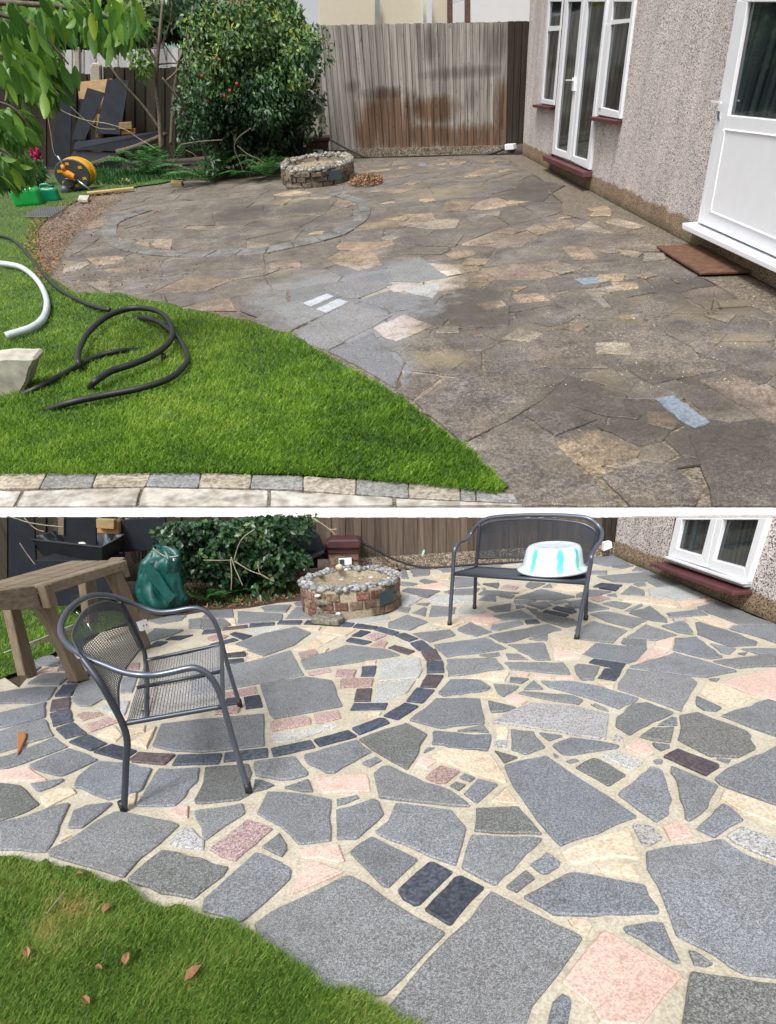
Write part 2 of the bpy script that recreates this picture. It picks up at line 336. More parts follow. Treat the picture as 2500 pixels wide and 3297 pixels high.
M['timber2'] = wood('leg_timber', (.10, .075, .05), (.21, .165, .115), (30, 30, 3), rnd=.15)
M['log'] = wood('bark', (.07, .055, .04), (.2, .165, .12), (12, 12, 12))
M['twig'] = wood('pale_twig', (.18, .15, .10), (.42, .36, .27), (20, 20, 5))
M['block'] = wood('yellow_softwood', (.27, .18, .08), (.40, .29, .15), (6, 6, 20))
M['brownfence'] = wood('brown_fence', (.045, .033, .025), (.15, .112, .086), (40, 40, 1.6))
M['shadefence'] = wood('shade_dark_fence', (.012, .010, .008), (.058, .047, .034), (40, 40, 1.6))  # fence brown taken darker: the trees' shade is put into the colour
M['palefence'] = wood('bleached_fence', (.25, .25, .24), (.55, .55, .56), (40, 40, 2))
def fence_stain(nt, c):
    """brown rain-splash stains low on the boards and dark smudges, as shapes of their own on the board face"""
    v = coord(nt, (1, 1, 1)); sx = nt.nodes.new('ShaderNodeSeparateXYZ'); nt.links.new(v, sx.inputs[0]); A_, B_ = U.G(1074, 503), U.G(1683, 492)
    def masks(lst, k, e):
        tot = None
        for (x, y, hx, hy) in lst:
            X, Y = 850+x*.477, 50+y*.477; a = U.W(X, Y, A_, B_); rx = abs(U.W(X+hx*.477, Y, A_, B_)[0]-a[0]); rz = abs(U.W(X, Y-hy*.477, A_, B_)[2]-a[2])
            dx = math2(nt, 'MULTIPLY', math2(nt, 'SUBTRACT', sx.outputs[0], float(a[0])), float(1/rx)); dz = math2(nt, 'MULTIPLY', math2(nt, 'SUBTRACT', sx.outputs[2], float(a[2])), float(1/rz))
            q = math2(nt, 'SUBTRACT', 1.0, math2(nt, 'ADD', math2(nt, 'MULTIPLY', dx, dx), math2(nt, 'MULTIPLY', dz, dz))); tot = q if tot is None else math2(nt, 'MAXIMUM', tot, q)
        tot = math2(nt, 'ADD', tot, math2(nt, 'MULTIPLY', math2(nt, 'SUBTRACT', noise(nt, coord(nt, (2.6, 2.6, .55)), 2.6, 6, .7), .5), k)); return ramp(nt, tot, [(0, (0, 0, 0)), (e, (1, 1, 1))]).outputs[0]
    br = masks(((830, 700, 260, 230), (1000, 820, 420, 110), (1450, 830, 330, 130), (1640, 640, 110, 300), (700, 800, 120, 160), (1150, 640, 200, 120)), 2.6, .7)
    dk = masks(((1330, 385, 360, 55), (800, 520, 220, 50), (1560, 180, 130, 170), (600, 480, 60, 60), (1120, 200, 60, 150), (1400, 560, 50, 130), (1000, 600, 60, 130)), 2.8, 1.0)
    c = mixc(nt, br, c, mixc(nt, 1, c, (.50, .335, .245), 'MULTIPLY'))
    c = mixc(nt, math2(nt, 'MULTIPLY', dk, .75), c, mixc(nt, 1, c, (.38, .34, .33), 'MULTIPLY'))
    sk = ramp(nt, noise(nt, coord(nt, (9, 9, .5)), 1.5, 5, .7), [(.36, (.52, .50, .48)), (.52, (1, 1, 1)), (.68, (1.15, 1.15, 1.17))]); c = mixc(nt, .85, c, sk.outputs[0], 'MULTIPLY')
    kn = ramp(nt, noise(nt, coord(nt, (14, 14, 5)), 1.6, 2, .5), [(.66, (1, 1, 1)), (.72, (.42, .38, .35))])
    return mixc(nt, .8, c, kn.outputs[0], 'MULTIPLY')
M['greyfence'] = wood('weathered_fence', (.185, .165, .14), (.43, .405, .375), (46, 46, 1.1), extra=fence_stain, rnd=.26)
M['dash'] = pebbledash('pebble_dash', 105.0, 2.0); M['dash2'] = pebbledash('coarse_pebble_dash', 85.0, 1.3)
M['gravelb'] = granite('pebbled_gravel_board', (.05, .038, .026), (.17, .13, .09), (.42, .37, .3), 55, rnd=0)
def glassmat():
    m, nt, b = newmat('dark_glass'); v = coord(nt, (1, 1, .03)); w = noise(nt, v, 16, 3, .6)
    r = ramp(nt, w, [(.35, (.008, .012, .014)), (.65, (.04, .052, .055))]); nt.links.new(r.outputs[0], b.inputs['Base Color'])
    b.inputs['Roughness'].default_value = .04; b.inputs['Specular IOR Level'].default_value = .6; return m
M['glass'] = glassmat()
M['mat'] = plain('coir_mat', (.11, .052, .028), .98, var=.35, scale=14, bmp=1)
M['cottage'] = plain('cream_render', (.72, .66, .52), .8, var=.03)
M['sacks'] = plain('woven_sack', (.42, .40, .34), .7, var=.3, scale=10)
M['roofgrey'] = plain('shed_felt', (.32, .32, .31), .9, var=.15)
M['mint'] = plain('mint_board', (.36, .62, .53), .7, var=.05)
M['carblack'] = plain('black_car_paint', (.015, .017, .02), .15, var=.05)
M['grate'] = plain('plastic_grating', (.10, .105, .10), .5, var=.1)
LEAF = {
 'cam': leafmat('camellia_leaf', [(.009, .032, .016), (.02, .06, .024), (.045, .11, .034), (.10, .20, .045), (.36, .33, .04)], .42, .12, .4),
 'cam2': leafmat('low_camellia_leaf', [(.007, .024, .014), (.013, .045, .018), (.028, .085, .028), (.07, .15, .045), (.2, .19, .05)], .35, .2, .6),
 'cherry': leafmat('fresh_leaf', [(.03, .10, .02), (.08, .20, .03), (.18, .34, .04), (.38, .46, .05)], .4, .4),
 'fern': leafmat('fern_leaf', [(.018, .075, .022), (.045, .17, .035), (.10, .27, .06)], .5, .3),
 'grass': leafmat('grass_blade', [(.025, .07, .008), (.075, .18, .012), (.15, .30, .02), (.26, .42, .04), (.42, .46, .12)], .5, .35, .3),
 'grass2': leafmat('autumn_grass_blade', [(.03, .075, .014), (.08, .175, .022), (.15, .27, .035), (.26, .37, .08), (.44, .34, .12)], .5, .35, .3),
 'far': leafmat('far_leaf', [(.03, .065, .03), (.06, .12, .045), (.12, .2, .07), (.24, .33, .1)], .6, .3),
 'yell': leafmat('yellow_leaf', [(.35, .40, .04), (.5, .5, .04), (.7, .55, .02)], .6, .3),
 'litter': leafmat('dead_leaf', [(.16, .07, .03), (.28, .145, .07), (.38, .24, .13)], .8, .1),
 'petal': leafmat('magenta_petal', [(.35, .0, .06), (.55, .01, .12), (.7, .05, .2)], .5, .3),
 'red': leafmat('red_flower', [(.30, .03, .04), (.40, .07, .06)], .5, .3),
}
# ------------------------------------------------------------------ paving outlines, read off the photograph patch by patch: patch kind x,y x,y ...
PATCH = {}
for i, y in enumerate((1650, 2050, 2430, 2800)):
    for j, x in enumerate((50, 650, 1250, 1850)): PATCH['abcd'[i]+'1234'[j]] = (x, y, 600/1677)
for j, x in enumerate((50, 850, 1650)):
    PATCH['e'+'123'[j]] = (x, 600, 800/1677); PATCH['f'+'123'[j]] = (x, 1050, 800/1677); PATCH['t'+'123'[j]] = (x, 50, 800/1677)
PATCH['ch'] = (180, 1880, 700/1677); PATCH['bn'] = (1400, 1650, 600/1677); PATCH['w6'] = (50, 1650, 400/1475); PATCH['r4'] = (50, 50, 400/1475); PATCH['po'] = (950, 1750, 400/1677)
def px(p, x, y):
    ox, oy, s = PATCH[p]; return (ox+x*s, oy+y*s)
def outlines(txt):
    for ln in txt.strip().splitlines():
        w = ln.split()
        if len(w) < 5: continue
        yield w[0], w[1], [px(w[0], *map(float, q.split(','))) for q in w[2:]]
LOW = '''
d2 G 470,490 650,360 1120,140 1250,65 1330,45 1480,120 1677,265 2197,560 1777,1000 1640,1125 1000,1100 600,800
c2 G 480,870 540,885 690,950 805,1020 795,1110 430,1440 350,1500 0,1400 20,1290 240,1090 400,950
c1 D 1320,850 1450,870 1677,925 1920,1000 1870,1080 1677,1225 1600,1290 1300,1240 1000,1120 1180,960
c1 G 900,500 1000,510 1400,590 1475,625 1300,790 970,1100 850,1060 300,900 280,860 480,760 640,650 720,590
c1 G 170,520 330,460 450,430 490,430 430,560 380,700 330,790 270,870 40,850 -150,850 -150,600 40,565
c1 G 520,500 650,450 860,425 870,435 760,530 600,650 480,655 470,640
c1 K 405,775 460,720 505,722
c1 D 40,270 100,320 160,390 215,440 130,490 40,530 -150,590 -150,250
c1 G 135,260 430,210 430,230 340,280 215,325 180,310
c1 P 40,120 120,105 200,170 280,215 150,230 40,235 -150,235 -150,130
c1 K 220,380 400,290 520,300 545,340 420,400 290,470 240,440
b1 G 120,1150 300,1070 490,1000 640,1050 745,1100 600,1170 430,1245 370,1245 240,1210
b1 G 40,1030 350,900 400,940 470,985 300,1050 40,1145 -150,1200 -150,1090
b1 G -150,850 40,790 260,735 300,810 345,885 100,955 40,985 -150,1040
b1 G -150,680 40,635 280,580 270,660 265,720 40,780 -150,820
b1 G -150,500 40,470 200,450 375,445 300,560 150,595 40,590 -150,600
b1 G 100,420 250,325 480,325 500,345 400,430
b1 G 150,215 250,175 340,165 400,220 410,255 160,260
b1 G 155,272 235,268 185,300
b1 G 400,260 480,250 480,300 420,300 385,290
b1 P 190,330 280,275 400,270 380,305 240,318
c1 G 530,250 560,190 680,90 760,50 980,65 1040,75 1230,120 1140,310 1060,350 840,400 690,350 600,300 530,290
c1 G 1290,120 1660,110 1640,230 1440,450 1320,460 1080,455 1140,360
c2 D 10,250 30,110 420,75 430,100 460,330 340,400 0,435 -60,430 -70,400
c2 G 470,55 840,10 900,90 960,150 950,180 820,215 720,225 480,180 465,120
c2 D 475,215 550,225 655,265 580,300 470,325
c2 G 740,290 960,215 1000,325 900,325
c2 G 590,325 900,345 1100,385 1165,400 1150,560 1165,765 900,800 860,790 790,710 600,580 490,520 550,410
c2 G 1215,395 1400,360 1420,380 1300,430 1215,450
c2 G 1210,490 1540,390 1590,410 1640,530 1400,750 1215,755 1215,650
b2 G 920,1060 1400,920 1530,1030 1190,1225 1120,1220 960,1140 925,1100
c2 P 1020,210 1480,165 1520,320 1080,340
c2 G 1440,70 1570,15 1620,45 1510,105
c3 G -130,160 -60,95 10,85 240,190 560,310 700,410 745,460 450,440 200,415 20,395 -80,380 -110,260
c2 G -70,500 370,430 390,520 200,640 30,765 -10,640 -60,560
c1 W 1500,650 1590,655 1640,720 1700,760 1690,850 1500,830 1370,790
c2 M 65,845 410,580 640,660 300,950 180,915
c2 G 540,820 700,695 760,800 765,850 720,910
c2 P 870,850 1230,800 1285,950 1220,970 1050,930 910,935
c2 P 940,965 1060,970 1275,1050 1150,1110 800,1250 860,1100
c1 P 1385,520 1470,460 1555,455 1550,560 1490,570
c1 K 1020,360 1090,340 1070,450 1015,455
c2 G 1330,865 1530,725 1677,800 1950,935 1677,1190 1620,1170 1500,1040
c3 G 70,425 300,455 570,495 640,580 705,650 670,800 610,990 390,915 150,800 0,755 -125,685 0,590 30,520
c3 D 790,470 1170,455 1390,710 1000,700 775,680 790,580
c3 G 750,715 1395,745 1180,960 970,1170 860,1120 660,1010 700,850
c3 G 1045,90 1180,50 1430,5 1540,80 1677,175 1977,360 2250,550 1677,760 1555,815 1480,740 1340,580 1210,390 1130,280 1080,180
b3 K 390,1075 480,1000 700,1015 910,1040 980,1130 1060,1250 1070,1310 900,1270 640,1180 440,1100
c3 P 260,45 320,15 430,60 350,110 250,75
c3 M 330,200 470,90 650,145 520,250 440,250
c3 G 640,200 690,165 785,200 740,235
c3 D 560,275 610,240 700,265 640,315
c3 G 680,345 815,210 990,260 800,430
c3 K 930,410 1060,285 1165,435 1050,430
d3 S 85,180 370,-75 410,-78 585,15 500,95 400,195 290,305 240,318 130,255
d3 S 325,350 600,60 660,45 870,155 740,280 640,400 570,490 540,485
c3 G 1060,1185 1240,1035 1325,1105 1160,1230
c3 G 1280,980 1370,930 1430,870 1550,960 1540,1000 1430,1065 1380,1065
d3 G 1210,240 1450,110 1640,15 1750,20 2000,70 2320,130 2350,230 2440,340 2445,385 1677,405 1490,400 1400,340
d3 G 930,185 1250,350 1500,480 1677,555 1755,605 1677,730 1520,950 1300,1220 1200,1500 -120,1500 40,1180 350,800 560,590 740,430 860,260
d4 P 260,540 630,740 985,945 800,1130 740,1220 600,1400 250,1380 140,1200 -120,1010 0,850 130,690
d4 G 440,510 700,460 800,470 860,620 960,830 910,830 740,720 600,620 470,560
d4 G 1030,720 1100,735 1250,840 1190,865 1080,845
c4 G 640,870 880,820 1330,755 1500,870 1650,940 1850,1010 1850,2000 1640,1980 1550,1975 1420,1910 1260,1790 1110,1715 920,1620 850,1420 760,1190
d4 D 1050,905 1200,935 1500,970 1640,1000 1850,1020 1850,1500 960,1500 1000,1200
d3 G 1480,1190 1570,1110 1640,1150 1650,1210 1600,1500 1400,1500
d4 K -60,430 80,440 165,495 125,570 -20,500
c4 K -115,870 0,810 250,720 480,655 520,720 595,930 370,915 180,940 30,985 -60,960
c4 K 200,985 540,980 590,1100 350,1075 240,1040
c4 W 520,630 600,620 700,640 795,750 660,820 610,800
c4 P 800,640 900,600 1000,620 1065,690 1060,735 870,775
c4 G 1100,660 1340,430 1420,470 1530,580 1400,640 1265,740
c4 W 1370,720 1500,640 1650,690 1850,760 1850,960 1650,880 1450,790
c4 G 390,350 690,95 790,130 830,240 880,400 850,530 740,600 590,500
c4 G 870,95 1300,270 1150,520 1040,590 1000,570 950,380
c4 K 1350,300 1640,400 1850,470 1850,620 1650,560 1500,500 1340,400 1320,390
c4 G 1260,210 1370,120 1600,10 1850,-100 1850,460 1640,380 1320,265
c4 D 10,110 170,20 240,40 470,175 310,275 200,210
b4 Q 800,1070 930,1000 1300,1140 1310,1165 1190,1245
b4 D 945,700 1110,670 1550,840 1600,890 1580,910 1640,1000 1480,1080 1220,1070 930,920 960,800
b3 W 935,765 1100,660 1290,590 1677,615 1990,690 1965,920 1677,880 1200,800
b4 G 380,720 520,600 660,590 900,680 600,820 500,880 370,800
b4 D 750,790 870,720 920,725 930,790
b4 D 590,895 700,815 900,810 870,945 700,925
b4 P 450,985 560,935 650,940 720,1040 650,1070 560,1040
b4 G 700,950 860,970 860,990 780,1020 730,990
b4 W 340,920 380,870 440,910 440,930
b4 G -200,970 -30,905 150,925 410,975 390,995 150,1030 -30,1060 -110,1050
b4 L 240,1065 390,1015 620,1120 600,1150 530,1190 400,1140
b4 G 710,1110 760,1095 800,1110 790,1135 740,1135
b4 G 1280,1095 1410,1110 1380,1130
b4 G 1320,705 1640,585 1850,510 1850,900 1640,830
b4 G 1100,530 1330,635 1280,665 1170,655 1100,610
b4 K 1140,470 1200,390 1330,420 1610,545 1400,630 1130,510
b4 P 1320,415 1640,320 1850,260 1850,590 1640,525
b4 G 1210,375 1310,370 1270,405
b4 G 390,465 480,285 1040,360 1110,410 1050,500 970,665 760,590 560,520
b4 G 490,265 900,140 1470,305 1190,360 900,330
b3 G 1375,395 1677,400 1880,435 2265,550 2080,645 1900,580 1677,510 1450,450
b3 G 1165,500 1210,485 1677,525 1760,565 1720,605 1677,595 1450,565 1230,515
b4 G 150,605 200,600 300,650 310,665 220,640
b4 G 0,260 30,240 230,265 180,385 70,385 20,330
b4 S 130,225 170,195 465,240 430,290 250,255
b4 S 210,365 270,280 430,290 410,340 370,390
b4 K 190,400 370,405 350,460 260,440
b4 G 80,150 200,55 660,100 560,210 470,235 200,190
b4 G 420,50 440,10 650,30 650,95 500,80
b4 P 600,180 730,100 860,130 570,225
b4 P 715,90 725,40 900,0 880,95 850,110
b4 G 885,110 905,10 1100,0 1340,180 1230,195 930,125
b4 G 1220,55 1460,100 1400,155 1330,140
b4 G 1240,215 1640,165 1850,140 1850,260 1640,265 1480,280
a4 G 1090,985 1130,980 1400,1065 1650,1160 1640,1190 1400,1200 1260,1150 1110,1090
a4 G 1400,1045 1430,1015 1640,1010 1850,1010 1850,1180 1640,1110
b4 G 1500,105 1640,100 1850,100 1850,165 1650,150
b4 G 1470,145 1560,135 1530,160
a4 G 1100,850 1290,800 1640,940 1850,1000 1850,1008 1480,1000
a4 K 1060,940 1200,930 1430,1000 1390,1040 1250,1010
a4 G 830,905 1120,870 1210,920 860,940
a4 L 880,945 1020,960 900,985
a4 G 780,1015 990,980 1030,1010 1070,1095 930,1075
a4 G 490,900 680,835 830,950 840,985 700,970
a4 K 420,770 900,780 920,850 660,820 430,790
a4 P 940,800 1190,770 1230,780 960,850
a4 L 670,690 970,650 1180,755 940,795 740,760 680,740
a4 G 660,625 830,600 960,650 750,665
a4 G 415,730 510,655 630,700 630,745
a4 G 530,640 630,625 650,655 580,660
a4 G 200,570 680,530 830,595 560,630 350,620
a4 G 520,520 560,480 690,530
a4 G 330,485 470,465 540,475 430,500
a4 G 100,400 350,385 500,460 300,480 170,450 100,430
a4 G 160,520 300,520 290,555 150,550
a4 S 165,667 240,630 435,652 400,672
a4 S 218,680 405,678 370,703
a4 G 20,730 130,690 340,710 200,750 20,760
a4 M 135,770 230,750 330,770 210,800
a4 G 290,740 370,725 385,755
a4 G 250,815 350,795 520,820 440,865
a4 G -60,800 60,780 320,860 150,885 -20,835
a4 G 450,880 600,822 620,832 510,885
a4 G 140,910 300,890 660,965 520,1035 300,980
a4 G 0,1050 170,970 480,1060 350,1170 60,1140
a4 G 470,1115 640,1005 930,1100 720,1150
b3 K 1450,0 1720,30 1870,50 1740,160 1677,145 1480,100
b3 P 1480,152 1490,108 1677,155 1740,190 1500,205
b3 G 1075,65 1400,50 1470,205 1340,205
b3 G 1045,225 1580,232 1645,335 1110,290
b3 P 1150,325 1280,325 1260,350 1160,345
b3 P 1320,345 1470,345 1470,370 1320,365
b3 P 1500,350 1677,345 1677,375 1500,372
b3 G 1100,360 1270,375 1200,415 1095,400
b3 G 1220,470 1310,390 1400,465
b3 G 950,420 1185,440 1040,535 990,500
b3 P 1060,570 1120,510 1260,570 1200,610
b3 D 900,570 1160,635 1040,670 930,675
b3 G 450,500 560,380 830,385 930,450 880,480 500,530
b3 G 525,200 970,190 1050,285 800,320 540,350
b3 K 690,375 850,325 1095,315 1050,400 940,385
b3 G 410,70 880,0 1070,100 530,180
b3 G 820,160 1000,140 1010,165 900,180
b3 G 1060,150 1190,155 1260,200 1080,200
b3 G 190,745 430,550 830,550 870,775 480,820
b3 K 830,525 960,490 1000,540
b3 G 620,845 860,790 910,855
b3 G 400,850 430,840 690,870 780,880 930,875 900,1020 700,1010 395,960
b3 K 975,820 1060,810 1080,830 1070,915 980,900
b3 W 960,940 1070,928 1070,985 965,980
b3 G 1105,830 1310,850 1420,990 1250,1055 1110,1010
b3 G 1360,860 1570,890 1450,930
b3 D 960,1020 1170,1080 1045,1130
b3 G 1490,1045 1540,1080 1500,1080
b3 G 1600,1115 1677,1095 1720,1110 1640,1130
b3 D -265,920 -30,830 170,775 355,875 290,970 175,1190 60,1130 -80,1050
b3 G 320,1040 350,995 420,995
a3 G 620,1050 740,985 940,1070 800,1110 700,1085
a3 G 900,1105 1440,1000 1565,1050 1060,1170
a3 G 920,1050 930,1010 1190,970 1225,1000 990,1060
a3 G 940,930 1200,875 1310,950 1000,965
a3 S 1230,970 1340,960 1370,990 1250,1000
a3 G 1260,1135 1440,1095 1430,1150
a3 D 1280,880 1400,900 1677,960 1720,1000 1610,1030 1400,970
a3 S 1390,890 1420,870 1630,915 1590,940
a3 S 1480,860 1510,840 1677,865 1700,890 1650,905
a3 G 1250,820 1420,795 1480,830 1380,865
a3 D 1240,850 1350,875 1290,882
a3 G 1150,835 1200,830 1235,845 1160,860
a3 D 890,855 1110,815 1100,880 970,890
a3 L 630,870 700,830 890,880 800,920 640,915
a3 P 680,930 870,905 1020,965 900,1010 780,990
a3 K 400,1000 560,930 680,950 690,985 570,1030
a3 G 365,935 390,835 615,850 600,900 550,920
a3 G 215,900 330,850 350,860 335,930
a3 G 80,880 100,850 205,855 180,895
a3 G 0,990 180,915 360,980 200,1055 0,1030
a3 G 220,1085 560,1050 610,1100 380,1165
a3 L 370,1030 480,1030 430,1047
a3 L 350,790 420,740 780,760 770,800 500,820
a3 L 120,830 120,750 310,770 190,840
a3 G 250,820 380,810 350,835
a3 G 120,700 180,675 470,705 350,765
a3 P 250,660 440,630 560,690 400,695
a3 G 120,620 270,640 210,655 120,655
a3 D 280,610 330,595 450,620 340,640
a3 G 190,500 380,485 370,560 230,575
a3 G 120,505 160,510 190,590 120,590
a3 K 380,560 560,540 550,600 450,600
a3 G 590,580 780,585 830,650 600,675
a3 G 500,710 600,690 830,680 770,735 600,735
a3 G 840,680 880,675 870,697
a3 G 810,735 860,695 1190,720 1020,745
a3 G 810,785 870,750 970,750 970,795
a3 G 1130,770 1380,688 1690,755 1500,785
a3 G 1235,660 1270,625 1420,635 1300,685
a3 G 1390,670 1460,640 1480,670
a3 K 1490,680 1540,640 1720,660 1800,700 1600,710
a3 D 850,640 1000,630 1000,650 990,680
a3 M 1010,680 1060,650 1180,665 1150,690
a3 G 1440,800 1600,785 1640,800 1520,820
a3 G 1590,835 1677,800 1750,830 1677,858
a3 G 1130,790 1340,790 1250,815 1150,815
a3 D 1000,750 1140,745 1110,770
a3 G 400,480 640,480 680,515 500,535
a3 G 660,480 780,460 780,505 700,515
a3 G 830,460 980,450 1020,495 830,490
a3 L 1000,445 1230,435 1230,470 1050,475
a3 P 1180,702 1230,682 1250,692 1200,712
a2 G 320,890 730,910 720,965 320,1000
a2 G 530,850 600,830 810,830 760,895 560,885
a2 G 750,950 850,850 930,850 990,950
a2 G 830,812 900,792 920,835 860,838
a2 G 0,940 60,880 280,870 290,940 200,945
a2 D 0,1050 0,955 200,955 280,1000 180,1040
a2 K 210,950 300,950 310,1010 270,1010
a2 L 1300,965 1677,920 1700,975 1500,1000 1330,990
a1 G 1190,970 1400,930 1540,920 1500,965 1300,1000
a1 G 1180,1100 1250,1040 1520,1055 1400,1105 1200,1160
a1 G 1560,960 1677,945 1677,1040 1560,1040
'''
LOWRING = '''
b1 S 355,530 430,435 570,430 500,525
b1 Q 310,665 330,570 495,540 485,640
b1 S 310,690 485,645 520,750 340,800
b1 S 365,825 520,770 640,865 450,910
b1 S 480,940 650,875 820,955 680,1020
b1 S 700,1030 870,965 1090,1020 980,1100
b1 Q 1030,1095 1110,1035 1440,1055 1340,1145 1050,1120
b1 S 1410,1150 1465,1060 1857,1045 1825,1135
b2 S 200,1120 210,1045 590,1000 590,1075
b2 S 625,1000 980,925 1020,990 645,1070
b2 S 1010,925 1320,840 1395,890 1060,980
b2 S 1355,820 1600,730 1650,735 1690,770 1420,875
b3 S -40,705 150,590 275,620 90,740
b3 S 165,575 260,455 420,475 310,590
b3 Q 290,445 350,340 500,345 430,450
b3 S 350,320 350,225 490,215 505,315
b3 Q 300,130 430,110 480,195 350,210
b3 S 200,55 310,30 405,100 280,120
a3 S 60,1100 150,1080 270,1130 190,1155
a2 S 1550,1050 1610,1025 1780,1075 1720,1098
a2 S 1360,1030 1400,1000 1590,1025 1540,1045
a2 S 1230,1015 1280,985 1375,995 1340,1025
a2 S 920,1000 950,968 1150,985 1220,1010
a2 S 680,1000 700,975 905,970 885,1000
a2 S 430,1028 435,1000 655,985 655,1007
a2 Q 185,1055 210,1035 410,1010 415,1030
a2 S 0,1090 20,1060 170,1045 165,1070
a1 S 1200,1210 1270,1160 1370,1160 1300,1195
a1 S 1350,1140 1410,1115 1600,1100 1480,1140
b1 S 460,410 520,378 600,380 560,410
b1 Q 620,350 650,310 700,315 660,350
'''
LOWIN = '''
a2 G 300,1180 560,1090 850,1028 985,1080 830,1190 560,1288 430,1240
a2 L 390,1070 500,1035 770,1020 640,1060 480,1095
a2 S 250,1090 300,1072 460,1105 370,1140
a2 M 50,1120 150,1095 245,1105 200,1130 70,1150
b2 S 70,68 290,8 335,25 100,88
b2 S 200,185 215,150 390,130 395,170
b2 S 205,240 230,205 375,190 380,220
b2 K 210,80 300,70 420,110 380,120 230,135
b2 K 410,135 560,175 400,230
b2 G 195,260 500,210 800,120 920,340 560,410 215,470 -100,520 -100,330
b2 G 525,430 940,360 1170,390 1200,440 1220,520 1270,620 900,690 650,735 610,690 570,570
b2 M 610,760 930,700 980,725 985,780 640,845 620,820
b2 M 1005,690 1230,660 1255,725 1030,780
b2 L 620,880 1150,785 1240,800 900,910 860,930 640,945
b1 G 1310,785 1677,740 2235,690 2245,975 1677,1035 1400,1020 1230,980
b2 M 220,545 205,500 490,440 500,500
b2 S 375,540 520,520 550,625 395,645
b2 S 215,560 320,545 330,600 215,615
b2 M 120,660 190,630 350,620 330,680 120,695
b2 G 890,205 1150,130 1300,70 1677,110 1790,160 1677,180 1300,240 930,290
b2 M 865,140 1020,110 1050,150 890,185
b2 K 1060,110 1150,100 1110,132
b2 K 820,110 1030,30 1085,75 950,115
a2 K 1030,1110 1110,1105 1220,1120 1100,1180
a2 K 860,1020 1080,1018 1050,1060
a2 K 1080,1080 1130,1025 1400,1040 1290,1110
a2 S 1345,1105 1430,1055 1525,1070 1430,1115
a2 S 1295,1150 1340,1120 1535,1160 1460,1185
a2 M 1470,1120 1560,1080 1665,1100 1560,1150
b2 M 1520,75 1610,30 1677,45 1640,100
b2 M 955,320 1150,280 1165,310 970,345
b2 M 1200,350 1215,295 1395,295 1370,360
b2 S 1430,350 1440,265 1575,255 1550,350
b2 M 1245,390 1260,375 1550,370 1530,440 1245,455
b2 Q 1370,575 1395,465 1535,460 1520,575
b2 S 1335,655 1370,595 1677,590 1650,650
b3 L -80,215 285,185 310,300 270,370 -90,400 -70,300
b3 L -110,430 250,385 170,500 -130,600
b2 P 1465,220 1575,210 1560,240 1480,240
b3 Q 0,95 60,70 245,125 180,155
b3 P 225,150 270,130 300,165
b2 K 1460,680 1620,670 1600,700 1500,720
b1 K 1000,830 1170,790 1160,850 1030,880
b1 K 730,880 900,800 960,880 900,940
b1 K 1030,950 1270,800 1230,900 1180,1000
b1 M 550,700 620,675 760,675 790,700 600,750
b1 M 620,790 840,725 930,760 680,850
b1 G 505,560 560,430 740,360 860,560 780,560 680,620 580,620
b1 L 720,640 960,570 1030,570 980,700 900,700
b1 M 990,300 1010,250 1120,230 1110,290
b1 G 950,360 1100,360 1050,500 945,500
'''
